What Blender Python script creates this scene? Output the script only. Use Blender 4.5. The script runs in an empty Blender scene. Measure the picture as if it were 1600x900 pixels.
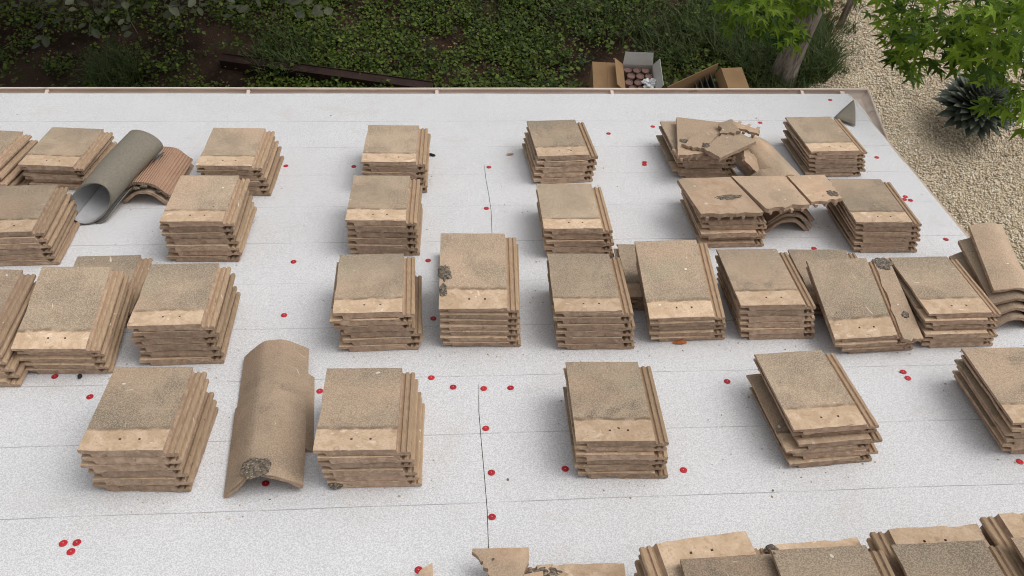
import bpy, bmesh, math, random
import numpy as np
from mathutils import Matrix, Vector, Euler, noise as mnoise

R = math.radians
SC = bpy.context.scene
COL = SC.collection
random.seed(7)
RNG = np.random.default_rng(7)

# ------------------------------------------------------------------ camera
cam_d = bpy.data.cameras.new('camera')
cam = bpy.data.objects.new('camera', cam_d)
COL.objects.link(cam)
cam_d.sensor_width = 36
cam_d.lens = 31.22
cam_d.clip_end = 400
_r = Vector((0.99687754, -0.05578375, 0.05588682))
_u = Vector((0.01593051, 0.83528556, 0.54958553))
_f = Vector((0.0773394, 0.54697917, -0.83356608))
cam.matrix_world = Matrix(((_r.x, _u.x, -_f.x, 0), (_r.y, _u.y, -_f.y, 0.8139),
                           (_r.z, _u.z, -_f.z, 6.5828), (0, 0, 0, 1)))
SC.camera = cam

# ------------------------------------------------------------------ sky, sun, exposure
SUN_EL, SUN_AZ = R(58), R(68)          # azimuth from +y towards +x
world = bpy.data.worlds.new('World')
SC.world = world
world.use_nodes = True
wn = world.node_tree
wn.nodes.clear()
sky = wn.nodes.new('ShaderNodeTexSky')
sky.sky_type = 'NISHITA'
sky.sun_disc = False
sky.sun_elevation = SUN_EL
sky.sun_rotation = SUN_AZ
sky.dust_density = 4.0
sky.air_density = 1.2
hs = wn.nodes.new('ShaderNodeHueSaturation')
hs.inputs['Saturation'].default_value = 0.10
bg = wn.nodes.new('ShaderNodeBackground')
bg.inputs['Strength'].default_value = 0.145
wo = wn.nodes.new('ShaderNodeOutputWorld')
wn.links.new(sky.outputs[0], hs.inputs['Color'])
wn.links.new(hs.outputs[0], bg.inputs['Color'])
wn.links.new(bg.outputs[0], wo.inputs['Surface'])
sun_d = bpy.data.lights.new('sun', 'SUN')
sun_d.energy = 0.8
sun_d.angle = R(52)
sun_d.color = (1.0, 0.965, 0.92)
sun = bpy.data.objects.new('sun', sun_d)
COL.objects.link(sun)
sd = Vector((math.cos(SUN_EL) * math.sin(SUN_AZ), math.cos(SUN_EL) * math.cos(SUN_AZ), math.sin(SUN_EL)))
sun.rotation_euler = sd.to_track_quat('Z', 'Y').to_euler()
sun.location = (6, 6, 14)
SC.view_settings.view_transform = 'Standard'
SC.view_settings.look = 'None'
SC.view_settings.gamma = 1
SC.view_settings.exposure = 0.0
SC.cycles.filter_width = 1.05

# ------------------------------------------------------------------ frames of reference
RHO = R(19.0)
Z0 = 4.219
# roof frame: u to the right, v down the slope (away), w off the roof surface
RM = Matrix(((1, 0, 0, 0), (0, math.cos(RHO), math.sin(RHO), 0),
             (0, -math.sin(RHO), math.cos(RHO), Z0), (0, 0, 0, 1)))
def roofm(u, v, w, rz=0.0, rx=0.0, ry=0.0):
    return RM @ Matrix.Translation((u, v, w)) @ Euler((R(rx), R(ry), R(rz)), 'XYZ').to_matrix().to_4x4()
def sheet_w(v):                       # height of the lapped membrane at v
    for fe in (5.265, 4.36, 3.49, 2.60, 1.72, 0.85):
        if v > fe - 0.87:
            break
    return 0.0012 + 0.0042 * max(0, min(1, (v - (fe - 0.95)) / 0.95)) + 0.0005

# ------------------------------------------------------------------ object helpers
WM = {}
def link(o, m=None, parent=None):
    COL.objects.link(o)
    m = m if m is not None else Matrix.Identity(4)
    if parent is not None:
        o.parent = parent
        o.matrix_parent_inverse = WM[parent].inverted()
    o.matrix_basis = m
    WM[o] = m.copy()
    return o
def tag(o, label=None, cat=None, group=None, kind=None):
    if label: o['label'] = label
    if cat: o['category'] = cat
    if group: o['group'] = group
    if kind: o['kind'] = kind
    return o
def mesh_of(name, verts, faces, mats, smooth=False, idx=None):
    me = bpy.data.meshes.new(name)
    me.from_pydata([tuple(v) for v in verts], [], faces)
    for m in (mats if isinstance(mats, (list, tuple)) else [mats]):
        me.materials.append(m)
    if idx is not None:
        me.polygons.foreach_set('material_index', idx)
    me.polygons.foreach_set('use_smooth', [smooth] * len(me.polygons))
    me.update()
    return me
def fix_normals(me):
    bm = bmesh.new(); bm.from_mesh(me)
    bmesh.ops.recalc_face_normals(bm, faces=bm.faces)
    bm.to_mesh(me); bm.free()
    return me
def obj(name, me, m=None, parent=None):
    return link(bpy.data.objects.new(name, me), m, parent)
def empty(name, m=None):
    o = bpy.data.objects.new(name, None)
    o.empty_display_size = 0.1
    return link(o, m)
def box_data(x0, x1, y0, y1, z0, z1):
    v = [(x0, y0, z0), (x1, y0, z0), (x1, y1, z0), (x0, y1, z0), (x0, y0, z1), (x1, y0, z1), (x1, y1, z1), (x0, y1, z1)]
    f = [(3, 2, 1, 0), (4, 5, 6, 7), (0, 1, 5, 4), (1, 2, 6, 5), (2, 3, 7, 6), (3, 0, 4, 7)]
    return v, f
def tube_data(pts, rads, seg=8):
    vs, fs = [], []
    n = len(pts)
    pts = [Vector(p) for p in pts]
    for i, p in enumerate(pts):
        d = (pts[min(i + 1, n - 1)] - pts[max(i - 1, 0)]).normalized()
        a = d.orthogonal().normalized() if i == 0 else (a - d * a.dot(d)).normalized()
        b = d.cross(a)
        for k in range(seg):
            t = 2 * math.pi * k / seg
            vs.append(p + (a * math.cos(t) + b * math.sin(t)) * rads[i])
    for i in range(n - 1):
        for k in range(seg):
            k2 = (k + 1) % seg
            fs.append((i * seg + k, i * seg + k2, (i + 1) * seg + k2, (i + 1) * seg + k))
    fs.append(tuple(range(seg - 1, -1, -1)))
    fs.append(tuple((n - 1) * seg + k for k in range(seg)))
    return vs, fs
def join_data(parts):
    vs, fs = [], []
    for v, f in parts:
        o = len(vs)
        vs += list(v)
        fs += [tuple(i + o for i in q) for q in f]
    return vs, fs

# ------------------------------------------------------------------ material helpers
class Mat:
    def __init__(s, name, rough=0.85, spec=0.25):
        s.m = bpy.data.materials.new(name)
        s.m.use_nodes = True
        s.t = s.m.node_tree
        s.p = s.t.nodes['Principled BSDF']
        s.p.inputs['Roughness'].default_value = rough
        s.p.inputs['Specular IOR Level'].default_value = spec
        s.out = s.t.nodes['Material Output']
        s.tc = s.t.nodes.new('ShaderNodeTexCoord')
        s.oi = s.t.nodes.new('ShaderNodeObjectInfo')
    def node(s, t, **kw):
        n = s.t.nodes.new(t)
        for k, v in kw.items():
            setattr(n, k, v)
        return n
    def put(s, sock, v):
        if hasattr(v, 'is_linked') or isinstance(v, bpy.types.NodeSocket):
            s.t.links.new(v, sock)
        elif isinstance(v, (tuple, list)) and len(v) == 3 and sock.type == 'RGBA':
            sock.default_value = (*v, 1)
        else:
            sock.default_value = v
    def math(s, op, a, b=0.0, clamp=False):
        n = s.node('ShaderNodeMath', operation=op, use_clamp=clamp)
        s.put(n.inputs[0], a); s.put(n.inputs[1], b)
        return n.outputs[0]
    def mix(s, f, a, b, mode='MIX'):
        n = s.node('ShaderNodeMix', data_type='RGBA', blend_type=mode, clamp_factor=True)
        s.put(n.inputs['Factor'], f); s.put(n.inputs[6], a); s.put(n.inputs[7], b)
        return n.outputs[2]
    def ramp(s, x, lo, hi, a=0.0, b=1.0):
        n = s.node('ShaderNodeMapRange', clamp=True, interpolation_type='SMOOTHSTEP')
        s.put(n.inputs[0], x)
        n.inputs[1].default_value = lo; n.inputs[2].default_value = hi
        n.inputs[3].default_value = a; n.inputs[4].default_value = b
        return n.outputs[0]
    def noise(s, scale, vec, detail=2.0, rough=0.55, dist=0.0):
        n = s.node('ShaderNodeTexNoise')
        s.put(n.inputs['Vector'], vec)
        n.inputs['Scale'].default_value = scale
        n.inputs['Detail'].default_value = detail
        n.inputs['Roughness'].default_value = rough
        n.inputs['Distortion'].default_value = dist
        return n.outputs[0]
    def vor(s, scale, vec, out='Distance', rnd=1.0):
        n = s.node('ShaderNodeTexVoronoi')
        s.put(n.inputs['Vector'], vec)
        n.inputs['Scale'].default_value = scale
        n.inputs['Randomness'].default_value = rnd
        return n.outputs[out]
    def shift(s, amt=37.0):            # object coords shifted per object
        n = s.node('ShaderNodeVectorMath', operation='ADD')
        s.put(n.inputs[0], s.tc.outputs['Object'])
        c = s.node('ShaderNodeCombineXYZ')
        r = s.math('MULTIPLY', s.oi.outputs['Random'], amt)
        s.put(c.inputs[0], r); s.put(c.inputs[1], s.math('MULTIPLY', r, 1.7)); s.put(c.inputs[2], s.math('MULTIPLY', r, 0.61))
        s.put(n.inputs[1], c.outputs[0])
        return s.scaled(n.outputs[0], (1, 1, 1), (0.61, 0.47, 0.0))
    def scaled(s, vec, sc, rot=(0, 0, 0)):
        n = s.node('ShaderNodeMapping')
        s.put(n.inputs['Vector'], vec)
        n.inputs['Scale'].default_value = sc
        n.inputs['Rotation'].default_value = rot
        return n.outputs[0]
    def xyz(s, vec):
        n = s.node('ShaderNodeSeparateXYZ'); s.put(n.inputs[0], vec)
        return n.outputs
    def bump(s, h, strength=0.3, dist=0.002):
        n = s.node('ShaderNodeBump')
        n.inputs['Strength'].default_value = strength
        n.inputs['Distance'].default_value = dist
        s.put(n.inputs['Height'], h)
        s.put(s.p.inputs['Normal'], n.outputs[0])
    def color(s, c):
        s.put(s.p.inputs['Base Color'], c)
    def value(s, c, f):                # scale a colour by a float socket
        n = s.node('ShaderNodeVectorMath', operation='SCALE')
        s.put(n.inputs[0], c); s.put(n.inputs['Scale'], f)
        return n.outputs[0]
    def rgb(s, c):
        n = s.node('ShaderNodeRGB'); n.outputs[0].default_value = (*c, 1)
        return n.outputs[0]

def simple(name, c, rough=0.8, var=0.15, scale=20, bump=0.2, spec=0.25, metal=0.0):
    m = Mat(name, rough, spec)
    v = m.shift()
    n1 = m.noise(scale, v, 4)
    f = m.ramp(n1, 0.25, 0.75, 1 - var, 1 + var)
    m.color(m.value(m.rgb(c), f))
    m.p.inputs['Metallic'].default_value = metal
    if bump:
        m.bump(m.noise(scale * 6, v, 3), bump)
    return m.m

def tile_material(name, weathered=True, tone=1.0, red=0.0, ribs=False, pick=0.5):
    m = Mat(name, 0.92, 0.18)
    o = m.tc.outputs['Object']
    v = m.shift()
    x, y, z = m.xyz(o)[:3]
    nz = m.xyz(m.tc.outputs['Normal'])[2]
    rnd = m.oi.outputs['Random']
    cloud = m.noise(7, v, 4, 0.6)
    cloud2 = m.noise(2.6, v, 2)
    grain = m.noise(215, v, 1, 0.6)
    grain2 = m.noise(130, m.scaled(v, (1, 1, 1), (0, 0, 0.7)), 1, 0.6)
    # weathered granular grey-brown face
    g = m.mix(m.ramp(cloud, 0.36, 0.66), (0.405, 0.308, 0.218), (0.550, 0.418, 0.295))
    g = m.mix(m.ramp(cloud2, 0.45, 0.75), g, (0.600, 0.415, 0.285))
    g = m.mix(m.math('MULTIPLY', m.ramp(m.noise(4.2, v, 5, 0.62, 0.4), 0.50, 0.66), m.ramp(rnd, 0.1, 0.9, 0.85, 0.35)), g, (0.225, 0.188, 0.140))
    g = m.mix(m.math('MULTIPLY', m.ramp(m.noise(5.3, m.scaled(v, (1, 1, 1), (0, 0, 0.4)), 3), 0.56, 0.72), 0.45), g, (0.40, 0.375, 0.255))
    tail = m.math('MULTIPLY', m.ramp(m.math('ADD', y, m.math('MULTIPLY', cloud, 0.16)), 0.34, 0.48), m.ramp(m.math('FRACT', m.math('MULTIPLY', rnd, 7.3)), 0.35, 0.9, 0.0, 0.7))
    g = m.mix(tail, g, (0.285, 0.240, 0.178))
    g = m.mix(m.ramp(grain, 0.40, 0.62, 0, 0.46), m.value(g, 0.80), (0.70, 0.565, 0.425))
    g = m.mix(m.ramp(grain2, 0.57, 0.68, 0, 0.34), g, (0.23, 0.172, 0.12))
    g = m.mix(m.ramp(m.math('FRACT', m.math('MULTIPLY', rnd, 13.7)), 0.45, 1.0, 0.0, 0.5), g, m.value(g, 0.78))
    # ring stains
    # clean tan head lap
    st = m.noise(16, v, 5, 0.65, 0.6)
    t = m.mix(m.ramp(st, 0.35, 0.65), (0.560, 0.398, 0.262), (0.710, 0.530, 0.375))
    t = m.mix(m.ramp(m.math('FRACT', m.math('MULTIPLY', rnd, 5.9)), 0.3, 1.0, 0.0, 0.45), t, m.value(t, 0.74))
    t = m.mix(m.ramp(m.noise(30, v, 5, 0.7, 1.2), 0.56, 0.70, 0, 0.8), t, (0.37, 0.255, 0.160))
    t = m.mix(m.ramp(m.noise(9, m.scaled(v, (1, 2.2, 1)), 4, 0.6, 1.5), 0.62, 0.68, 0, 0.7), t, (0.86, 0.70, 0.53))
    t = m.mix(m.ramp(grain2, 0.52, 0.66, 0, 0.35), t, (0.42, 0.29, 0.185))
    rg_ = m.vor(9.0, v, 'Distance')
    ring = m.math('MULTIPLY', m.ramp(rg_, 0.075, 0.10), m.ramp(rg_, 0.14, 0.11))
    t = m.mix(m.math('MULTIPLY', ring, m.ramp(m.noise(12, v, 2), 0.42, 0.62, 0, 0.55)), t, (0.34, 0.235, 0.145))
    if weathered:
        edge = m.math('ADD', y, m.math('MULTIPLY', m.math('SUBTRACT', m.noise(11, v, 4, 0.7), 0.5), 0.034))
        edge = m.math('ADD', edge, m.math('MULTIPLY', m.math('SUBTRACT', m.math('FRACT', m.math('MULTIPLY', rnd, 3.3)), 0.5), 0.022))
        k = m.ramp(edge, 0.088, 0.100)
        top = m.mix(k, t, g)
        band = m.math('MULTIPLY', m.ramp(edge, 0.084, 0.092), m.ramp(edge, 0.110, 0.093))
        top = m.mix(m.math('MULTIPLY', band, m.ramp(m.noise(24, v, 3), 0.36, 0.6, 0.2, 0.85)), top, (0.20, 0.145, 0.092))
        strip = m.ramp(x, 0.1150, 0.1163)
        sc = m.mix(m.noise(26, m.scaled(v, (6, 0.5, 1)), 4), (0.24, 0.158, 0.095), (0.55, 0.39, 0.25))
        top = m.mix(m.math('MULTIPLY', strip, 0.92), top, sc)
    else:
        top = m.mix(m.ramp(cloud2, pick - 0.1, pick + 0.1), m.mix(0.4, t, (0.50, 0.34, 0.235)), m.mix(0.3, g, (0.46, 0.325, 0.225)))
    if red > 0:
        top = m.mix(red, top, (0.36, 0.185, 0.125))
    # white scuffs and dark lichen specks
    sv = m.scaled(v, (70, 7, 1), (0, 0, 0.6))
    sv2 = m.scaled(v, (9, 60, 1), (0, 0, 0.35))
    s1 = m.math('MULTIPLY', m.ramp(m.noise(1.0, sv, 2), 0.725, 0.755), m.ramp(m.noise(8, v), 0.48, 0.56))
    s2 = m.math('MULTIPLY', m.ramp(m.noise(1.0, sv2, 2), 0.74, 0.77), m.ramp(m.noise(7, v), 0.44, 0.54))
    top = m.mix(m.math('MULTIPLY', m.math('MAXIMUM', s1, s2), 0.85), top, (0.76, 0.68, 0.55))
    top = m.mix(m.ramp(m.noise(48, v, 1), 0.79, 0.82), top, (0.13, 0.10, 0.07))
    top = m.mix(m.ramp(m.noise(40, v, 0), 0.865, 0.885), top, (0.72, 0.66, 0.56))
    # cast edges and sides
    e = m.mix(m.ramp(m.noise(34, v, 5, 0.7), 0.35, 0.65), (0.365, 0.252, 0.178), (0.535, 0.390, 0.282))
    e = m.mix(m.ramp(m.noise(80, m.scaled(v, (0.7, 1, 1.2)), 3, 0.7), 0.58, 0.70, 0, 0.6), e, (0.70, 0.53, 0.385))
    e = m.mix(m.ramp(m.noise(55, v, 3, 0.6), 0.60, 0.72, 0, 0.65), e, (0.20, 0.128, 0.085))
    e = m.mix(m.ramp(cloud2, 0.5, 0.66, 0, 0.35), e, (0.46, 0.305, 0.225))
    c = m.mix(m.ramp(nz, 0.45, 0.7), e, top)
    c = m.value(c, m.ramp(rnd, 0, 1, 0.78 * tone, 1.06 * tone))
    hole = None
    m.color(c)
    h = m.math('ADD', m.math('MULTIPLY', grain, 0.5), m.math('MULTIPLY', m.noise(60, v, 4), 0.9))
    if ribs:
        w = m.node('ShaderNodeTexWave', wave_type='BANDS', bands_direction='X')
        m.put(w.inputs['Vector'], o)
        w.inputs['Scale'].default_value = 26
        w.inputs['Distortion'].default_value = 0.6
        m.color(m.mix(m.math('MULTIPLY', w.outputs['Fac'], 0.35), c, (0.50, 0.315, 0.215)))
        h = m.math('ADD', h, m.math('MULTIPLY', w.outputs['Fac'], 2.0))
    m.bump(h, 0.7, 0.0025)
    return m.m

M = {}
M['tile'] = tile_material('weathered_concrete_tile')
M['tile_dark'] = tile_material('dark_weathered_tile', tone=0.74)
M['clean'] = tile_material('clean_broken_tile', weathered=False)
M['ridge'] = tile_material('ridge_concrete', weathered=False, pick=0.36)
M['grey_plate'] = tile_material('weathered_shard', weathered=False, pick=0.1)
M['ribbed'] = tile_material('ribbed_red_concrete', weathered=False, red=0.62, ribs=True)

def membrane_material():
    m = Mat('speckled_membrane', 0.9, 0.2)
    o = m.tc.outputs['Object']
    x, y, z = m.xyz(o)[:3]
    o = m.scaled(o, (1, 1, 1), (0.61, 0.47, 0.0))
    g1 = m.noise(215, o, 1, 0.6)
    g2 = m.noise(120, o, 1, 0.6)
    c = m.mix(m.ramp(g1, 0.40, 0.60), (0.560, 0.556, 0.562), (0.722, 0.720, 0.728))
    c = m.mix(m.ramp(g2, 0.56, 0.66, 0, 0.26), c, (0.47, 0.46, 0.465))
    c = m.mix(m.ramp(g2, 0.34, 0.44, 0.35, 0), c, (0.80, 0.795, 0.80))
    big = m.noise(1.7, o, 4, 0.6)
    c = m.value(c, m.ramp(big, 0.3, 0.7, 0.965, 1.02))
    # printed guide lines
    wob = m.math('MULTIPLY', m.math('SUBTRACT', m.noise(1.3, o, 3), 0.5), 0.018)
    yy = m.math('ADD', y, wob)
    tot = None
    for lv, s in ((4.89, .6), (4.569, .55), (4.257, .35), (3.936, .35), (3.613, .6), (3.284, .3), (2.966, .5), (2.646, .6), (2.326, .55), (2.002, .65)):
        d = m.math('ABSOLUTE', m.math('SUBTRACT', yy, lv))
        l = m.ramp(d, 0.0010, 0.0026, s, 0)
        tot = l if tot is None else m.math('MAXIMUM', tot, l)
    tot = m.math('MULTIPLY', tot, m.ramp(m.noise(3.5, m.scaled(m.tc.outputs['Object'], (1, 9, 1)), 4, 0.7), 0.36, 0.55, 0.25, 1))
    c = m.mix(tot, c, (0.20, 0.19, 0.19))
    # dust from the tiles
    d = m.math('MULTIPLY', m.ramp(m.noise(4.5, o, 5, 0.65, 0.5), 0.55, 0.74), 0.22)
    c = m.mix(d, c, (0.50, 0.45, 0.40))
    sp = m.ramp(m.noise(33, o, 1), 0.815, 0.83)
    c = m.mix(sp, c, (0.16, 0.12, 0.09))
    m.color(c)
    m.bump(m.math('ADD', m.math('MULTIPLY', g1, 0.6), m.math('MULTIPLY', m.noise(2.2, o, 3), 5)), 0.35, 0.002)
    return m.m
M['membrane'] = membrane_material()
M['felt'] = simple('felt_grey_brown', (0.222, 0.198, 0.158), 0.95, 0.12, 110, 0.4)
M['felt_white_shaded'] = simple('felt_white_back_shaded', (0.42, 0.42, 0.43), 0.9, 0.06, 30, 0.2)  # white back greyed, shade inside the roll put into its colour
M['deck'] = simple('plywood_deck', (0.10, 0.07, 0.045), 0.9, 0.3, 8, 0.2)
M['stucco'] = simple('beige_stucco', (0.50, 0.42, 0.34), 0.95, 0.08, 12, 0.5)
M['trim'] = simple('painted_trim', (0.50, 0.40, 0.33), 0.6, 0.08, 6, 0.05)
def mastic_material():
    m = Mat('dark_mastic', 0.7, 0.3)
    v = m.shift()
    n1 = m.noise(90, v, 4, 0.7)
    c = m.mix(m.ramp(n1, 0.36, 0.62), (0.055, 0.045, 0.036), (0.20, 0.16, 0.12))
    c = m.mix(m.ramp(m.noise(150, v, 2), 0.60, 0.68), c, (0.42, 0.33, 0.23))
    m.color(c)
    m.bump(n1, 0.7, 0.003)
    return m.m
M['mastic'] = mastic_material()
M['red'] = simple('red_plastic', (0.46, 0.016, 0.026), 0.5, 0.35, 3, 0.0, 0.4)
M['steel'] = simple('nail_steel', (0.60, 0.30, 0.30), 0.45, 0.1, 20, 0.0, 0.5, 0.3)
M['rust'] = simple('rust_brown_metal', (0.032, 0.016, 0.012), 0.7, 0.35, 9, 0.25)
M['card'] = simple('cardboard', (0.33, 0.205, 0.105), 0.9, 0.10, 7, 0.1)
M['card_in'] = simple('white_carton_liner', (0.55, 0.54, 0.51), 0.9, 0.06, 9, 0.1)
M['tube'] = simple('tube_cap', (0.23, 0.135, 0.115), 0.6, 0.15, 40, 0.05)
M['bag'] = simple('clear_plastic_bag', (0.70, 0.71, 0.73), 0.2, 0.1, 25, 0.3, 0.6)
M['dark'] = simple('dark_panel', (0.045, 0.05, 0.04), 0.7, 0.3, 14, 0.2)
M['chip'] = simple('black_chip', (0.02, 0.018, 0.018), 0.7, 0.4, 60, 0.4)
M['orange'] = simple('orange_leaf', (0.50, 0.15, 0.045), 0.7, 0.3, 60, 0.2)

def gutter_material():
    m = Mat('pinkish_beige_gutter', 0.5, 0.4)
    o = m.tc.outputs['Object']
    n1 = m.noise(3.0, m.scaled(o, (1, 4, 4)), 5, 0.6)
    c = m.mix(m.ramp(n1, 0.35, 0.7), (0.76, 0.645, 0.56), (0.64, 0.52, 0.44))
    c = m.mix(m.ramp(m.noise(14, m.scaled(o, (0.4, 1, 1)), 4, 0.7), 0.58, 0.72, 0, 0.6), c, (0.22, 0.155, 0.12))
    m.color(c)
    return m.m
M['gutter'] = gutter_material()

def leaf_mat(name, c1, c2, trans=0.25, rough=0.55):
    m = Mat(name, rough, 0.3)
    at = m.node('ShaderNodeAttribute', attribute_name='rnd')
    f = m.math('FRACT', m.math('ADD', at.outputs['Fac'], m.oi.outputs['Random']))
    c = m.mix(f, c1, c2)
    c = m.value(c, m.ramp(m.noise(30, m.tc.outputs['Object'], 2), 0.3, 0.7, 0.85, 1.15))
    m.color(c)
    tr = m.node('ShaderNodeBsdfTranslucent')
    m.put(tr.inputs['Color'], m.value(c, 1.3))
    mx = m.node('ShaderNodeMixShader')
    mx.inputs[0].default_value = trans
    m.t.links.new(m.p.outputs[0], mx.inputs[1])
    m.t.links.new(tr.outputs[0], mx.inputs[2])
    m.t.links.new(mx.outputs[0], m.out.inputs['Surface'])
    return m.m
M['star'] = leaf_mat('sweetgum_leaf', (0.026, 0.068, 0.007), (0.215, 0.330, 0.022), 0.38)
M['oval'] = leaf_mat('grey_green_leaf', (0.085, 0.097, 0.058), (0.160, 0.168, 0.105), 0.2)
M['cover'] = leaf_mat('ground_cover_leaf', (0.012, 0.034, 0.004), (0.150, 0.210, 0.026), 0.3)
M['grass'] = leaf_mat('grass_blade', (0.035, 0.065, 0.014), (0.11, 0.14, 0.045), 0.25)
M['agave'] = leaf_mat('agave_leaf', (0.085, 0.100, 0.075), (0.150, 0.170, 0.128), 0.0, 0.55)
M['dry'] = leaf_mat('dry_leaf', (0.19, 0.11, 0.045), (0.30, 0.21, 0.10), 0.1)

def pebble_mat():
    m = Mat('pebble', 0.85, 0.25)
    at = m.node('ShaderNodeAttribute', attribute_name='rnd')
    r = m.node('ShaderNodeValToRGB')
    cr = r.color_ramp
    cols = [(0, (0.30, 0.225, 0.15)), (0.2, (0.55, 0.455, 0.33)), (0.5, (0.70, 0.60, 0.455)), (0.8, (0.80, 0.725, 0.59)), (1.0, (0.86, 0.82, 0.72))]
    cr.elements[0].position = 0; cr.elements[0].color = (*cols[0][1], 1)
    cr.elements[1].position = 1; cr.elements[1].color = (*cols[-1][1], 1)
    for p, c in cols[1:-1]:
        e = cr.elements.new(p); e.color = (*c, 1)
    m.put(r.inputs[0], at.outputs['Fac'])
    m.color(r.outputs[0])
    return m.m
M['pebble'] = pebble_mat()

def bark_mat():
    m = Mat('grey_bark', 0.95, 0.15)
    o = m.tc.outputs['Object']
    n1 = m.noise(22, m.scaled(o, (1, 1, 0.16)), 5, 0.7, 0.4)
    c = m.mix(m.ramp(n1, 0.35, 0.65), (0.12, 0.102, 0.085), (0.36, 0.315, 0.265))
    m.color(c)
    m.bump(n1, 1.0, 0.02)
    return m.m
M['bark'] = bark_mat()
M['twig'] = simple('pale_twig', (0.16, 0.135, 0.10), 0.9, 0.2, 30, 0.2)

def ground_mat():
    m = Mat('garden_soil', 0.95, 0.12)
    o = m.tc.outputs['Object']
    n1 = m.noise(1.6, o, 5, 0.6)
    n2 = m.noise(26, o, 5, 0.7)
    c = m.mix(m.ramp(n1, 0.38, 0.62), (0.024, 0.014, 0.010), (0.062, 0.038, 0.026))
    c = m.mix(m.ramp(n2, 0.5, 0.72, 0, 0.6), c, (0.090, 0.060, 0.042))
    c = m.mix(m.ramp(m.noise(60, o, 2), 0.70, 0.75), c, (0.30, 0.25, 0.19))
    m.color(c)
    m.bump(m.math('ADD', n2, m.math('MULTIPLY', m.noise(90, o, 3), 0.4)), 0.8, 0.02)
    return m.m
M['soil'] = ground_mat()
def gravel_bed_mat():
    m = Mat('gravel_bed', 0.95, 0.15)
    o = m.tc.outputs['Object']
    cell = m.vor(62, o, 'Color')
    f = m.xyz(cell)[0]
    c = m.mix(f, (0.40, 0.31, 0.20), (0.72, 0.61, 0.45))
    d = m.vor(62, o, 'Distance')
    m.color(m.mix(m.ramp(m.noise(3, o, 4), 0.5, 0.75, 0, 0.3), c, (0.20, 0.15, 0.10)))
    m.bump(m.math('SUBTRACT', 1.0, d), 0.9, 0.012)
    return m.m
M['gravel'] = gravel_bed_mat()

# ================================================================== the setting
def grid_sheet(name, x0, x1, y0, y1, nx, ny, zf, mat):
    vs = [(x0 + (x1 - x0) * i / nx, y0 + (y1 - y0) * j / ny, 0) for j in range(ny + 1) for i in range(nx + 1)]
    vs = [(x, y, zf(x, y)) for x, y, _ in vs]
    fs = [(j * (nx + 1) + i, j * (nx + 1) + i + 1, (j + 1) * (nx + 1) + i + 1, (j + 1) * (nx + 1) + i) for j in range(ny) for i in range(nx)]
    return mesh_of(name, vs, fs, mat, True)
def gh(x, y):                                   # gentle garden relief
    return 0.05 * mnoise.noise(Vector((x * 0.7, y * 0.7, 3))) + 0.02 * mnoise.noise(Vector((x * 2.5, y * 2.5, 8)))
def ground_h(x, y):
    e = max(0.0, min(1.0, (12 - abs(x)) / 3)) * max(0.0, min(1.0, (14 - abs(y - 4)) / 3))
    return gh(x, y) * e
def gravel_edge(y):                             # left border of the gravel at a given y
    return 3.98 + 0.20 * (y - 7.7) + 0.16 * math.sin(y * 2.3) + 0.09 * math.sin(y * 6.1 + 1)
tag(obj('ground', grid_sheet('ground', -60, 60, -60, 80, 400, 400, lambda x, y: ground_h(x, y) - (0.08 * max(0.0, min(1.0, (x - gravel_edge(y) - 0.05) / 0.4)) if x < 12 and 2 < y < 13.5 else 0.0), M['soil'])), 'dark brown garden soil below the roof', 'ground', kind='structure')
rows = np.linspace(1.5, 14, 90)
gv, gf = [], []
NXG = 60
for j, y in enumerate(rows):
    e = gravel_edge(y)
    for i in range(NXG + 1):
        x = e + (12.5 - e) * (i / NXG) ** 1.3 * (1 + 1.2 * (i / NXG) ** 4)
        gv.append((x, y, ground_h(x, y) + 0.006 + 0.008 * mnoise.noise(Vector((x * 3, y * 3, 0)))))
for j in range(len(rows) - 1):
    for i in range(NXG):
        a = j * (NXG + 1) + i
        gf.append((a, a + 1, a + NXG + 2, a + NXG + 1))
tag(obj('gravel_bed', mesh_of('gravel_bed', gv, gf, M['gravel'], True)), 'pale beige pea gravel bed right of the house', 'gravel', kind='structure')

def scatter_mesh(name, base_v, base_f, pos, scl, rot, mat, rnd, smooth=False):
    """one mesh of many small pieces: base shape copied at pos (n,3), scl (n,3), rot (n,3,3)"""
    n = len(pos)
    bv = np.asarray(base_v, float)
    V = np.einsum('nij,nkj->nki', rot, bv[None] * scl[:, None, :]) + pos[:, None, :]
    k = len(bv)
    me = bpy.data.meshes.new(name)
    lens = np.array([len(f) for f in base_f])
    flat = np.concatenate([np.array(f) for f in base_f])
    me.vertices.add(n * k)
    me.vertices.foreach_set('co', V.reshape(-1))
    loops = (flat[None] + (np.arange(n) * k)[:, None]).reshape(-1)
    me.loops.add(len(loops))
    me.loops.foreach_set('vertex_index', loops.astype(np.int32))
    tl = np.tile(lens, n)
    me.polygons.add(len(tl))
    me.polygons.foreach_set('loop_start', np.concatenate([[0], np.cumsum(tl)[:-1]]).astype(np.int32))
    me.polygons.foreach_set('use_smooth', np.full(len(tl), smooth))
    a = me.attributes.new('rnd', 'FLOAT', 'POINT')
    a.data.foreach_set('value', np.repeat(rnd, k).astype(np.float32))
    me.materials.append(mat)
    me.update(calc_edges=True)
    me.validate()
    return me
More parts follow.
